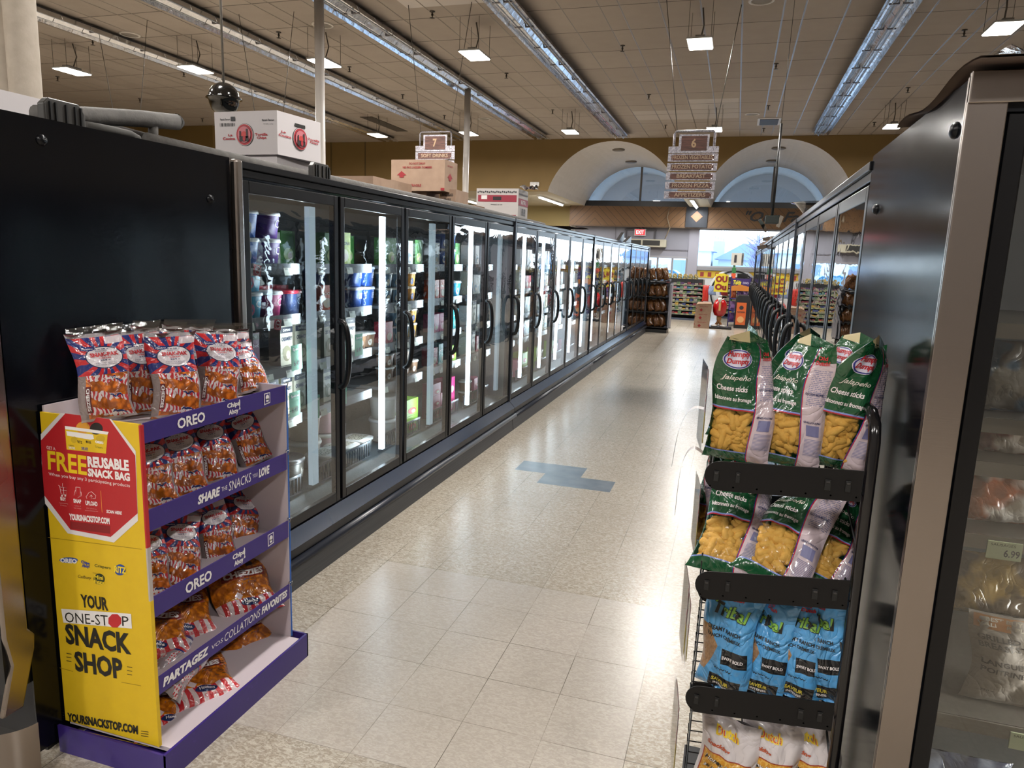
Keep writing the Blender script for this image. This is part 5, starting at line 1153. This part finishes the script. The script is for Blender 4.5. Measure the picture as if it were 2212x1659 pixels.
for i, (a, b, c, d, s_) in enumerate(((1555, 1488, 1590, 1250, 'leftmost'), (1637, 1497, 1680, 1262, 'second from the left'), (1710, 1505, 1742, 1268, 'third from the left'), (1768, 1510, 1774, 1275, 'rightmost'))):
    rk(BLU[i % 2], a, b, c, d, 1.85-.01*i, 1.87, 'blue tortilla chip bag on the third rack tier, '+s_, GBl, (-.35 if i else -.5, -1, .1), .3, 1.0 if i == 0 else .9)
def wht_col(g):
    u, v, _ = g.xyz('uv'); c = g.mix(g.noise(4, 'uv'), '#b9b1b3', '#c9c2c3')
    hc = g.mix(g.vor(13, g.cv(u, v*1.7, 0), 'DISTANCE_TO_EDGE') < .07, g.mix(g.noise(8, 'uv'), '#a86a12', '#d19a35'), '#c9a04a')
    c = g.mix(g.bx(u, v, .08, .92, .42, .66), c, '#8f2f20'); c = g.mix(g.bx(u, v, .1, .9, .43, .65), c, hc)
    return g.mix((v < .36)*(u < .8-v*.3), c, g.mix(g.vor(9, 'uv'), '#a8681f', '#d39a4a'))
M_WHT = mat('white_pizza_bag_print', wht_col, .28, bump=crease(8, 20), bs=.7, bd=.016, coat=.5)
def wht_proto(seed):
    t, S = make_bag(.17, .30, .075, M_WHT, M_WHT, 'pizza_chip_bag', 'chip bag', 'x', seed, (('Honey Pizza', .14, .56, .62, .06, M_BPR, dict(bold=.04, shear=.3, rise=-.3)), ('Honey Pizza', .14, .56, .62, .06, WPr, dict(bold=.01, shear=.3, rise=-.3)), ('au miel épicé', .16, .485, .58, .055, M_BPR, dict(bold=.04, shear=.3, rise=-.3)), ('au miel épicé', .16, .485, .58, .055, WPr, dict(bold=.01, shear=.3, rise=-.3)),
        ('Dutch', .3, .83, .4, .09, flat('#d5b82c', .4), dict(bold=.05)), ('Dutch', .32, .84, .36, .07, flat('#b3262c', .4), dict(bold=.01)), ('Snacking', .15, .72, .42, .05, flat('#a84a2a', .4), dict(shear=.3, bold=.04, rise=-.4))))
    return proto(t)
WHT = [wht_proto(101), wht_proto(103)]; GW = 'white pizza chip bags on the fourth rack tier'
for i, (a, b, c, d, s_) in enumerate(((1545, 1760, 1590, 1520, 'leftmost'), (1648, 1770, 1668, 1535, 'in the middle'), (1745, 1780, 1745, 1550, 'rightmost'))):
    rk(WHT[i % 2], a, b, c, d, 1.85, 1.87, 'white honey pizza chip bag on the fourth rack tier, '+s_, GW, (-.3, -1, .1), .3, 1.0)
# price cards along the rack front
t = thing('price_card', 'x', 'price card', group='price cards hanging on the rack front')
def card_col(g): u, v, _ = g.xyz('uv'); return g.mix(v > .42, '#bfa93f', g.mix(g.noise(9, 'uv') > .5, '#b7b2b0', '#a9585a'))
m = MB().quad([(0, 0, 0), (0, .14, 0), (0, .14, .19), (0, 0, .19)], mat('price_card_print', card_col, .4)).quad([(-.0015, .14, 0), (-.0015, 0, 0), (-.0015, 0, .19), (-.0015, .14, .19)], mat('price_card_print', card_col, .4))
m.text('5.99', (-.0025, .13, .02), (0, -.11, 0), (0, 0, .05), M_BPR); m.build('card', t)
MB().quad([(-.004, -.01, -.02), (-.004, .15, -.02), (-.004, .15, .2), (-.004, -.01, .2)], CLEAR).build('plastic_sleeve', t)
pp = proto(t)
for k, (zz, yy, s_) in enumerate(((tops[0][0]+.05, YR0+.1, 'beside the green bags on the rack top'), (tops[1][0]-.21, YR0+.02, 'beside the blue bags'), (tops[2][0]-.24, YR0+.02, 'beside the white pizza bags'), (tops[1][0]-.05, YR0+.34, 'beside the second tier, farther back'), (tops[2][0]-.1, YR0+.34, 'beside the third tier, farther back'))):
    pp.put((XA-.012, yy, zz), (0, 0, radians(7)), 'yellow and white sleeved price card '+s_)
for (pts, s_) in ((((1520, 885), (1498, 880), (1478, 900), (1462, 940), (1450, 1010)), 'upper'), (((1517, 980), (1497, 966), (1478, 985), (1466, 1030), (1457, 1115)), 'lower')):
    P = [at(a, b, X=XA-.01-.022*i*1.0) for i, (a, b) in enumerate(pts)]
    for _ in range(3): P = [P[0]]+[q for a_, b_ in zip(P[:-1], P[1:]) for q in (a_*.75+b_*.25, a_*.25+b_*.75)]+[P[-1]]
    m = MB()
    for i in range(len(P)-1): m.quad([P[i], P[i+1], P[i+1]+V((0, .03, 0)), P[i]+V((0, .03, 0))], mat('shelf_talker', '#bdb6b5', .4))
    o = m.build('shelf_talker'); tag(o, 'curved white plastic shelf talker sticking out into the aisle from the rack, %s one' % s_, 'shelf talker')
# ================================================================ cartons on top of the left freezers
def carton_box(name, label, cat, o, ux, uy, h, m, prints=(), open_=False, grp=None):
    """o lower corner nearest the camera's left; ux, uy horizontal edge vectors; prints on the ux face ('f') and the uy face at ux end ('r')"""
    o = V(o); ux = V(ux); uy = V(uy); t = thing(name, label, cat, o, grp); Z = V((0, 0, h))
    b = MB(); c = [o, o+ux, o+ux+uy, o+uy]
    for i in range(4):
        j = (i+1) % 4; b.quad([c[i], c[j], c[j]+Z, c[i]+Z], m)
    b.quad([p for p in c[::-1]], m)
    if not open_: b.quad([p+Z for p in c], m)
    nf = ux.cross(Z).normalized()*.0015; nr = uy.cross(Z).normalized()*.0015
    if prints:
        for pr in prints:
            side, s_, a, z0, w_, hh, mt = pr[:7]; kw = pr[7] if len(pr) > 7 else {}
            base, d, n = (o, ux, nf) if side == 'f' else (o+ux, uy, nr)
            P = base+d*a+Z*z0+n; k = kw.pop('k', 1); P = P+n*k
            if s_ == '#': b.quad([P, P+d*w_, P+d*w_+Z*hh, P+Z*hh], mt)
            elif s_ == '@': b.disc(P, d*w_, Z*hh, mt, 28)
            elif s_ == '^':
                q = d*w_; r = Z*hh; b.add([P-q, P+q, P+r], [(0, 1, 2)], mt); b.quad([P-q*.45-r*.5, P+q*.45-r*.5, P+q*.45, P-q*.45], mt)
            elif s_ == '|||':
                for i in range(14): b.quad([P+d*w_*(i/14), P+d*w_*((i+.25+.4*((i*7) % 3)/2)/14), P+d*w_*((i+.25+.4*((i*7) % 3)/2)/14)+Z*hh, P+d*w_*(i/14)+Z*hh], mt)
            else: b.text(s_, P, d*w_, Z*hh, mt, **kw)
    b.build('box', t)
    return t
def box_px(name, label, cat, bl, br, rr, ht, Yf, dep, m, **k):
    """front face from pixel bl to br on plane Y=Yf; top pixel y ht; dep = depth"""
    a = at(*bl, Y=Yf); b = at(*br, Y=Yf); b.z = a.z; h = at(bl[0], ht, Y=Yf).z-a.z
    return carton_box(name, label, cat, a, b-a, V((0, dep, 0)), h, m, **k)
M_WBOX = flat('#cbc5c6', .6); R1 = flat('#b02a34', .5); K1 = flat('#2c2b2f', .5)
def logo(side, cx, cz, rx, rz):
    PK, DK = flat('#c9747c', .5), flat('#2f2628', .5)
    L = [(side, '@', cx, cz, rx, rz, DK, {}), (side, '@', cx, cz, rx*.97, rz*.97, M_WBOX, dict(k=2)), (side, '@', cx, cz, rx*.92, rz*.92, R1, dict(k=3)), (side, '@', cx, cz, rx*.76, rz*.76, DK, dict(k=4)), (side, '@', cx, cz, rx*.73, rz*.73, PK, dict(k=5)),
         (side, '@', cx, cz-rz*.05, rx*.3, rz*.34, flat('#c8433f', .5), dict(k=6)), (side, '#', cx-rx*.52, cz-rz*.6, rx*1.04, rz*.45, DK, dict(k=7)), (side, '#', cx+rx*.25, cz-rz*.3, rx*.2, rz*.8, DK, dict(k=7)), (side, '#', cx-rx*.5, cz-rz*.2, rx*.16, rz*.5, DK, dict(k=7)), (side, '@', cx+rx*.05, cz-rz*.35, rx*.16, rz*.25, R1, dict(k=8))]
    return L
Yb = 3.45
pr = [('f', 'La', .46-.26+.02, .43, .07, .055, R1, dict(bold=.03)), ('f', 'Cocina', .13, .345, .2, .065, R1, dict(bold=.03)), ('f', 'Tortilla', .65, .43, .2, .06, R1, dict(bold=.03)), ('f', 'Chips', .68, .34, .15, .075, R1, dict(bold=.03)),
      ('f', 'Ranch Flavour', .10, .80, .16, .045, K1), ('f', 'Ranch Flavour', .77, .76, .19, .05, K1), ('f', '|||', .09, .66, .25, .075, K1), ('f', 'FROZEN  12.3kg', .79, .68, .15, .025, K1, dict(bold=0)), ('f', '#', .27, .78, .07, .1, K1),
      ('r', 'La', .08, .52, .1, .05, R1, dict(bold=.03)), ('r', 'Cocina', .02, .43, .28, .06, R1, dict(bold=.03)), ('r', 'Tortilla', .68, .5, .28, .055, R1, dict(bold=.03)), ('r', 'Chips', .73, .42, .2, .07, R1, dict(bold=.03)), ('r', '#', .38, .745, .24, .075, flat('#1d1a15', .6))]
pr += logo('f', .49, .46, .14, .26)+logo('r', .5, .47, .17, .27)
a = at(466, 333, Y=Yb); b_ = at(600, 328, Y=Yb); zt = at(533, 240, Y=Yb).z; zb = at(533, 330, Y=Yb).z
lowz = 2.087
carton_box('carton', 'plain white carton under the tortilla chips carton', 'carton', (a.x+.02, Yb+.02, lowz+.04), (b_.x-a.x-.04, 0, 0), (0, .31, 0), zb-.012-lowz-.04, M_WBOX)
carton_box('carton', 'white tortilla chips carton with a round red and black emblem, upper of two', 'carton', (a.x, Yb, zb-.01), (b_.x-a.x, 0, 0), (.04, .36, 0), zt-zb+.01, M_WBOX, prints=pr)
tag(MB().box((a.x-.05, Yb-.02, lowz), (b_.x+.05, Yb+.4, lowz+.038), M_CASE).build('support_rail'), 'dark rail under the white cartons on the freezer top', 'rail')
carton_box('carton', 'white carton behind the ribbed bracket at the far left', 'carton', (-3.45, 2.30, 2.102), (.5, 0, 0), (.0, .33, 0), .245, M_WBOX)
BR = flat('#8f1f26', .6)
Yc = 5.98
box_px('carton', 'brown carton printed DO NOT DROP and FRAGILE with a red arrow', 'carton', (845, 412), (960, 415), 0, 345, Yc+.1, .3, M_CARD,
   prints=[('f', 'DO NOT DROP', .34, .84, .3, .07, BR), ('f', 'NE PAS LAISSER TOMBER', .22, .72, .55, .07, BR), ('f', '^', .2, .5, .09, .14, BR), ('f', 'FRAGILE', .38, .14, .19, .08, BR), ('f', '#', .93, .02, .07, .08, BR), ('r', '^', .4, .45, .2, .16, BR), ('r', 'DO NOT', .2, .8, .4, .06, BR)])
def cb(label, x0, x1, yb, yt, Y, dep, pr=(), m=None, open_=True):
    a = at(x0, yb, Y=Y); b = at(x1, yb, Y=Y); h = at((x0+x1)/2, yt, Y=Y).z-2.087
    carton_box('carton', label, 'carton', (a.x, Y, 2.087), (b.x-a.x, 0, 0), (0, dep, 0), h, m or M_CARD, prints=pr, open_=open_)
cb('open brown carton left of the FRAGILE carton, nearest the white column', 722, 806, 405, 380, 5.0, .42)
cb('plain open brown carton directly left of the FRAGILE carton', 812, 845, 408, 388, 5.6, .4)
cb('small brown carton printed FRAGILE SNACKS under the large FRAGILE carton', 888, 921, 433, 412, 6.15, .3, [('f', 'FRAGILE SNACKS', .2, .6, .6, .14, K1), ('f', 'FRAGILE CROUTONS', .18, .4, .64, .14, K1), ('r', 'SNACKS', .1, .5, .7, .14, BR)])
cb('brown carton with a black arrow under the corner of the FRAGILE carton', 950, 984, 446, 409, 6.2, .32, [('f', 'FRAGILE SNACKS', .15, .75, .7, .1, K1), ('f', 'FRAGILE', .3, .6, .4, .08, K1), ('f', '^', .3, .35, .14, .2, K1)])
cb('low brown carton with black print left of the red and white citrus carton', 996, 1027, 455, 443, 7.6, .3, [('f', 'DROP', .05, .55, .4, .2, K1), ('f', 'TOMBER', .05, .25, .5, .2, K1)])
MAR = flat('#8e2336', .5); CW = mat('citrus_card', '#b5afac', .6)
leaf = lambda s_, z: [(s_, '@', .04+.045*i, z+.01*((i*5) % 3), .016, .022, K1, dict(k=2)) for i in range(21)]
a = at(1028, 478, Y=8.2); b_ = at(1118, 478, Y=8.2); zt = at(1075, 407, Y=8.2).z
carton_box('citrus_carton', 'red and white FLORIDA citrus carton on the left freezer top', 'carton', (a.x, 8.2, 2.087), (b_.x-a.x, 0, 0), (0, .4, 0), zt-2.087, CW,
   prints=[('f', '#', .04, .66, .92, .17, MAR), ('f', '#', .04, .14, .92, .19, MAR), ('f', 'D & A GROWER', .08, .2, .32, .07, M_WPR, dict(k=2)), ('f', 'FLORIDA', .62, .19, .2, .08, M_WPR, dict(k=2)), ('f', '#', .4, .7, .2, .09, flat('#1c1216', .5), dict(k=2)), ('f', '#', .12, .72, .14, .1, M_WPR, dict(k=2)), ('f', 'PRODUCT OF USA', .35, .57, .28, .03, K1),
           ('r', '#', .0, .58, 1, .18, MAR), ('r', 'BEAUTIFUL', .25, .62, .5, .1, M_WPR, dict(k=2)), ('r', '#', .0, .12, 1, .15, MAR), ('r', '1 88 881', .25, .32, .5, .2, K1)]+leaf('f', .9)+leaf('f', .06)+leaf('r', .86)+leaf('r', .05))
tag(MB().grid(lambda u, v: (a.x+.5+.2*u, 8.3+.2*v, zt+.012+.03*sin(u*8)*sin(v*7)+.02), 8, 8, FILM).build('plastic_wrap'), 'crumpled clear plastic on top of the red and white citrus carton', 'plastic')
t = thing('flattened_carton', 'stack of flattened cardboard behind the citrus carton on the left freezers', 'cardboard', (-2.6, 10, 2.09))
m = MB()
for i in range(5): m.grid(lambda u, v: (-2.98+.7*u+.02*i, 9.2+1.3*v+.1*i, 2.115+.02*i+.015*sin(v*5+i)), 4, 8, M_CARD if i % 2 else M_CARDD)
m.build('sheet', t)
tag(MB().grid(lambda u, v: (-2.8+.5*u, 11.2+1.6*v, 2.12+.06*sin(v*3+.3)*(1-u*.4)), 5, 8, M_CARDD).build('cardboard_sheet'), 'dark curled cardboard sheet farther along the left freezer tops', 'cardboard')
for (x, y, nm) in ((1336, 509, 'larger'), (1352, 512, 'smaller')):
    q = at(x, y, Y=13.6); tag(MB().prism([(13.2, 2.087), (13.9, 2.087), (13.9, 2.087+(.2 if nm == 'larger' else .13))], 'x', q.x, q.x+.06, BLACK).build('plastic_fin'), nm+' black plastic fin standing on the left freezers below the air curtain', 'plastic bracket')
for i, (x, y) in enumerate(((1216, 496), (1259, 503), (1348, 521))):
    q = at(x, y, Y=10+2*i); tag(MB().lathe([(.05, 0), (.045, .06), (.02, .1), (0, .1)], (q.x, q.y, 2.087), flat('#9aa2ac', .3), 12).build('pipe_cap'), 'small pale pipe cap on the left freezer tops, %s from the camera' % ['first', 'second', 'third'][i], 'pipe cap', 'pale pipe caps on the left freezer tops')

# ================================================================ far end of the aisle
# bread rack
t = thing('bread_rack', 'grey and black bread rack at the far end of the left freezers', 'rack', (-1.75, 18.6, 0))
MB().box((-2.1, 18.15, .0), (-1.55, 18.7, .08), BLACK).box((-2.14, 18.12, .08), (-2.1, 18.7, 1.8), BLACK).build('base_frame', t)
MB().box((-2.1, 18.66, .08), (-1.5, 18.7, 1.25), flat('#77777e', .4)).box((-1.55, 18.2, .12), (-1.5, 18.66, 1.22), flat('#8a8a92', .4)).build('side_panel', t)
for z in (.12, .5, .88, 1.28): MB().box((-2.1, 18.15, z), (-1.56, 18.62, z+.02), BLACK).box((-1.62, 18.13, z+.02), (-1.56, 18.62, z+.05), flat('#3b3c4a', .4)).build('shelf', t)
M_BREAD = mat('bread_bag_print', lambda g: g.mix(g.vor(7, 'uv'), '#4d2c17', '#7d532c'), .25, bump=lambda g: g.noise(12, 'obj', 3), bs=.6, bd=.02, coat=.9)
t, S = make_bag(.2, .36, .16, M_BREAD, M_BREAD, 'bread_bag', 'bread bag', 'x', 131)
MB().quad([S(.02, .93), S(.98, .93), (.1, -.02, .45), (-.11, -.01, .43)], mat('bag_plastic', '#aeb6c0', .15, alpha=.5, bump=crease(10, 24), bs=.8, bd=.02)).build('bag_top', t)
pp = proto(t)
for k, z in enumerate((.14, .52, .9, 1.3)):
    for i, x in enumerate((-1.98, -1.8, -1.66)):
        pp.put((x, 18.3+.04*i, z+.01), (radians(-22+6*i), radians(-18+5*i), radians(25*i-10)), 'bag of brown bread on the %s level of the bread rack, %s' % (['bottom', 'third', 'second', 'top'][k], ['left', 'middle', 'right'][i]), 'brown bread bags in the bread rack', (.9,)*3)
# candy racks by the checkouts
def candy_rack(x0, x1, Y, zt, label, cn):
    t = thing('candy_rack', label, 'rack', ((x0+x1)/2, Y, 0)); n = 8
    MB().box((x0, Y+.35, 0), (x1, Y+.4, zt), flat('#2a2a2c', .5)).box((x0, Y, 0), (x0+.03, Y+.4, zt), BLACK).box((x1-.03, Y, 0), (x1, Y+.4, zt), flat('#7a6f66', .5)).box((x0, Y-.1, .0), (x1, Y+.4, .06), flat('#3e4654', .4)).build('frame', t)
    for k in range(n):
        z = .2+k*(zt-.25)/n; yo = Y-.12+.02*k
        sh = MB().box((x0+.03, yo, z-.015), (x1-.03, Y+.35, z), BLACK).box((x0+.03, yo-.01, z-.035), (x1-.03, yo, z+.012), flat('#5c605a', .4)).build('shelf', t)
        tm = MB()
        for q in range(7): xx = x0+.08+(x1-x0-.2)*q/6+random.uniform(-.03, .03); tm.box((xx, yo-.014, z-.03), (xx+.075, yo-.01, z+.008), flat('#83865f', .5))
        tm.build('price_tag_row', sh)['kind'] = 'stuff'
        cs = cn[k % len(cn)]
        for q in range(10):
            c = cs[q % len(cs)] if random.random() < .7 else random.choice(['#8a2f3a', '#c9a33a', '#3a4c8a', '#b5a99a', '#5a7d4a'])
            PK = CANDY.get(c)
            if PK is None:
                b = MB().box((-.05, -.06, 0), (.05, .06, .085), mat('candy_'+c[1:], lambda g: g.mix(g.noise(35, 'obj', 2), '#1c1a1a', c), .4)); o = tag(b.build('candy_pack'), 'x', 'candy'); PK = CANDY[c] = Proto(o); PROTOS.append(PK)
            PK.put((x0+.1+(x1-x0-.22)*q/9, yo+.07, z+.001), (radians(-4), 0, random.uniform(-.15, .15)), 'small %s candy pack, %s shelf of the %s, %s from left' % (CN.get(c, 'coloured'), ORD[n-1-k], label.split(',')[0], ORD[q]), 'candy packs in the %s' % label.split(',')[0], (random.uniform(.8, 1.1), 1, random.uniform(.45, .95)))
    return t
CANDY = {}
CN = {'#8a2f3a': 'dark red', '#c9a33a': 'golden', '#3a4c8a': 'blue', '#b5a99a': 'beige', '#5a7d4a': 'green', '#c07a8a': 'pink', '#6a8f7a': 'pale green', '#54316b': 'purple', '#d08a2a': 'orange', '#3c7fa8': 'light blue', '#b92a2a': 'red'}
cols = [['#b92a2a', '#d08a2a', '#8a2f3a'], ['#b5a99a', '#c9a33a'], ['#c9a33a', '#54316b', '#b5a99a'], ['#c9a33a', '#d08a2a', '#b5a99a'], ['#8a2f3a', '#b5a99a'], ['#c07a8a', '#b5a99a', '#8a2f3a'], ['#3c7fa8', '#6a8f7a', '#c07a8a'], ['#8a2f3a', '#54316b', '#b5a99a']]
candy_rack(-2.12, -.92, 22.9, 1.27, 'left candy rack, tall and wide by the checkouts', cols)
candy_rack(-.45, .55, 24.6, 1.35, 'right candy rack, behind the red ice pop figure', cols[::-1])
t = thing('gift_bag', 'x', 'gift box', group='patterned gable boxes on the left candy rack')
MB().prism([(-.07, 0), (.07, 0), (.07, .1), (.035, .15), (-.035, .15), (-.07, .1)], 'y', -.05, .05, mat('gift_pattern', lambda g: g.mix(g.noise(30, 'obj') > .5, '#b59a5c', '#46503a'), .5)).build('box', t)
pp = proto(t)
for i in range(6): pp.put((-1.98+.16*i, 22.92, 1.275), label='small patterned gable-top box on the left candy rack, %s from the left' % ORD[i])
# red hanging bag
for nm, x, z, c, w_ in (('red mesh bag hanging from the side of the left candy rack', -.84, .62, '#b3261c', .2), ('pale blue and red bag hanging between the candy rack and the ice pop figure', -.66, .82, '#7d8fb5', .26), ('dark red glossy bag hanging right of the pale blue one', -.3, .82, '#8f1f24', .24)):
    mm = mat('hang_'+c.lstrip('#'), c, .3, bump=lambda g: g.noise(14, 'obj', 3), bs=.7, bd=.02, coat=.5)
    t, S = make_bag(w_, .5 if x < -.8 else .28, .1, mm, mm, 'hanging_bag', 'bag', nm, int(-x*100)); t.location = (x, 22.6, z)
# poster with red O U sign
t = thing('round_sign', 'large white round sign with a black ring on the front wall below the window', 'sign', (-.1, YF-.2, .9))
MB().lathe([(0, 0), (1.0, 0), (1.0, .04)], (-.05, YF-.08, .62), flat('#c9c7c6', .5), 40, ax='y').build('disc', t)
m = MB(); m.tube([(-.05+.88*cos(2*pi*k/40), YF-.1, .62+.88*sin(2*pi*k/40)) for k in range(40)], .03, BLACK, 6, closed=True); m.build('ring', t)
t = thing('lettered_sign', 'yellow-edged cut-out sign with dark red letters O and U at the checkouts', 'sign', (-.48, 22.2, 0))
p0 = at(1541, 630, Y=22.2); p1 = at(1567, 592, Y=22.2); W = p1.x-p0.x; H = p1.z-p0.z
Mo = flat('#c9b92e', .5); Mr = flat('#7d1f1c', .5)
m = MB().prism([(p0.x, p0.z), (p1.x+.1, p0.z), (p1.x+.1, p1.z-.03), (p1.x-.05, p1.z+.02), (p0.x+.03, p1.z)], 'y', 22.2, 22.22, Mo); m.text('OU', (p0.x+.04, 22.195, p0.z+H*.53), (W*1.1, 0, 0), (0, 0, H*.36), Mr, bold=.06); m.text('Ou', (p0.x+.03, 22.195, p0.z+.05), (W*1.1, 0, 0), (0, 0, H*.36), Mr, bold=.06)
m.build('board', t); MB().tube([(p0.x+.2, 22.23, 0), (p0.x+.2, 22.23, p0.z+.1)], .02, flat('#46307d', .5), 8).build('post', t)
# stacked brown cartons
zs = [.0, .215, .43]
for k in range(3):
    carton_box('carton', ['bottom carton of the brown stack beside the ice pop figure', 'middle carton of the brown stack beside the ice pop figure', 'top carton with open flaps of the brown stack beside the ice pop figure'][k], 'carton', (-1.0+.01*k, 20.2, zs[k]), (.41, 0, 0), (0, .35, 0), .213, M_CARD,
      prints=[('f', '^', .36, .3, .12, .25, BR), ('f', 'PRODUCT SNACKS', .25, .72, .55, .1, BR), ('f', '#', .0, .45, .06, .1, BR), ('r', '^', .4, .3, .12, .25, BR)], grp='brown cartons stacked by the checkouts')
MB_f = MB().quad([(-.98, 20.2, .643), (-.57, 20.2, .643), (-.55, 20.12, .69), (-.9, 20.14, .675)], M_CARD).quad([(-.98, 20.55, .643), (-.57, 20.55, .643), (-.6, 20.65, .70), (-.95, 20.65, .7)], M_CARD)
tag(MB_f.build('carton_flap'), 'loose open flaps on top of the brown carton stack', 'cardboard')
# ice pop figure
t = thing('ice_pop_statue', 'glossy red ice pop shaped figure with a white glove, tan legs and white shoes', 'statue', (-.34, 20.5, 0))
cx_, cy_ = -.352, 20.5
MB().box((-.62, 20.25, 0), (0, 20.75, .05), BLACK).build('stand', t, bevel=.01)
prof = [(0, .33), (.08, .335), (.14, .37), (.175, .46), (.182, .58), (.172, .68), (.14, .76), (.08, .81), (0, .82)]
MB().lathe([(r_*1.02, z) for r_, z in prof], (cx_, cy_, 0), mat('gloss_red', '#a90d14', .1, coat=.8), 28).build('ice_pop_body', t)
for s_ in (-1, 1):
    MB().tube([(cx_-.03*s_, cy_, .36), (cx_-.02*s_, cy_-.01, .24), (cx_+.07*s_, cy_-.03, .1)], [.045, .04, .034], flat('#9c6b3c', .5), 10).build('leg', t)
    MB().tube([(cx_+.04*s_, cy_-.0, .09), (cx_+.1*s_, cy_-.06, .075), (cx_+.19*s_, cy_-.09, .07)], [.05, .055, .03], flat('#c9c4c0', .4), 10, flat_=.7).build('shoe', t)
MB().box((cx_-.028, cy_-.21, .5), (cx_+.028, cy_-.19, .78), flat('#c79b62', .5)).build('stick', t, bevel=.008)
g_ = MB().tube([(cx_-.01, cy_-.2, .74), (cx_-.01, cy_-.2, .80), (cx_-.01, cy_-.2, .85)], [.035, .055, .05], flat('#d4d2d0', .5), 10, flat_=.6)
for i in range(4): g_.tube([(cx_-.045+.024*i, cy_-.2, .84), (cx_-.05+.026*i, cy_-.205, .9), (cx_-.052+.027*i, cy_-.215, .935-.01*abs(i-1.5))], [.013, .012, .009], flat('#d4d2d0', .5), 8)
g_.tube([(cx_+.03, cy_-.2, .79), (cx_+.07, cy_-.2, .81), (cx_+.09, cy_-.2, .835)], [.014, .013, .009], flat('#d4d2d0', .5), 8); g_.build('gloved_hand', t)
# purple chip display with poster
t = thing('chip_display', 'purple metal chip display with a purple and orange poster near the checkouts', 'display stand', (.15, 21.5, 0))
Mp = flat('#2c2460', .4)
m = MB()
for x in (-.13, .39):
    for y in (21.5, 21.9): m.box((x, y, 0), (x+.03, y+.03, 1.42), Mp)
m.build('frame', t)
for z in (.12, .45, .78): MB().box((-.13, 21.5, z), (.42, 21.93, z+.025), Mp).build('shelf', t)
def tak(g):
    u, v, _ = g.xyz('uv'); return g.mix(v < .45-(u-.5).ab()*.3+g.noise(8, 'uv')*.15, '#33205c', '#b5702a')
m = MB().box((-.1, 21.47, 1.02), (.39, 21.475, 1.37), Mp).quad([(-.1, 21.468, 1.02), (.39, 21.468, 1.02), (.39, 21.468, 1.37), (-.1, 21.468, 1.37)], mat('poster_print', tak, .4))
m.text('Takis', (-.06, 21.464, 1.2), (.22, 0, 0), (0, .0, .12), flat('#c9c03a', .5), bold=.04, shear=.2); m.text('CRUNCH', (.2, 21.464, 1.22), (.16, 0, 0), (0, 0, .06), flat('#b9b0c9', .5)); m.build('poster', t)
for k in range(3):
    for i in range(3):
        c = ['#54316b', '#7a5a8a', '#a9502a'][(i+k) % 3]; mm = mat('chipbag_'+c.lstrip('#'), c, .3, coat=.4)
        tt, S = make_bag(.15, .24, .07, mm, mm, 'chip_bag', 'chip bag', '%s chip bag on the %s shelf of the purple display, %s' % (['purple', 'grey-violet', 'rust coloured'][(i+k) % 3], ['bottom', 'middle', 'top'][k], ['left', 'middle', 'right'][i]), k*5+i, nu=8, nv=10); tt.location = (-.02+.16*i, 21.6, (.15, .48, .81)[k])
# black bin with orange poster
t = thing('drink_cooler', 'black cooler bin with an orange poster right of the ice pop figure', 'cooler', (.22, 20.9, 0))
MB().prism([(.05, 0), (.45, 0), (.45, .86), (.38, .93), (.12, .93), (.05, .86)], 'y', 20.9, 21.3, flat('#19191b', .4)).build('body', t, bevel=.02)
m = MB().box((.09, 20.89, .1), (.35, 20.898, .72), flat('#c9602c', .4)); m.disc((.22, 20.886, .58), (.06, 0, 0), (0, 0, .06), K1, 8); m.text('REFRESH', (.12, 20.886, .44), (.2, 0, 0), (0, 0, .04), K1); m.disc((.22, 20.886, .25), (.09, 0, 0), (0, 0, .09), flat('#d9a36a', .4), 20); m.build('poster', t)
# numbered checkout light
q = at(1593, 560, Y=22.1)
t = thing('checkout_sign', 'white square sign with black number 1 facing both ways above the checkouts', 'sign', (q.x, 22.1, q.z))
W = at(1607, 560, Y=22.1).x-at(1580, 560, Y=22.1).x; H = .36; x0 = q.x-W/2
m = MB().box((x0, 22.1, q.z-H/2), (x0+W*.82, 22.26, q.z+H/2), flat('#b9b7ae', .5)); m.text('1', (x0+W*.24, 22.095, q.z-.1), (W*.2, 0, 0), (0, 0, .22), K1, bold=.05)
m.quad([(x0+W*.82, 22.1, q.z-H/2), (x0+W, 22.26, q.z-H/2), (x0+W, 22.26, q.z+H/2), (x0+W*.82, 22.1, q.z+H/2)], flat('#9a988f', .5)); m.text('1', (x0+W*.87, 22.13, q.z-.1), (W*.07, .06, 0), (0, 0, .22), K1, bold=.05)
m.build('light_box', t)
MB().tube([(x0+W*.3, 22.15, .7), (x0+W*.3, 22.15, q.z-H/2)], .03, flat('#2f6b3a', .5), 8).build('post', t)
for k, c in enumerate(('#2f6b3a', '#c9502a', '#c9a92a')): MB().box((x0+W*.3-.06, 22.06, q.z-H/2-.22-.16*k), (x0+W*.3+.06, 22.1, q.z-H/2-.07-.16*k), flat(c, .4)).build('hanging_pack', t)
t = thing('black_monitor', 'flat black monitor back beside the number sign post', 'monitor', (.3, 22, 1.3))
a, b = at(1592, 600, Y=22.5), at(1616, 592, Y=22.5); MB().box((a.x, 22.5, a.z), (b.x, 22.56, b.z), BLACK).build('screen', t, bevel=.01); MB().box((b.x-.12, 22.52, 0), (b.x-.08, 22.56, a.z), BLACK).build('stand', t)
for p_ in PROTOS: p_.close()
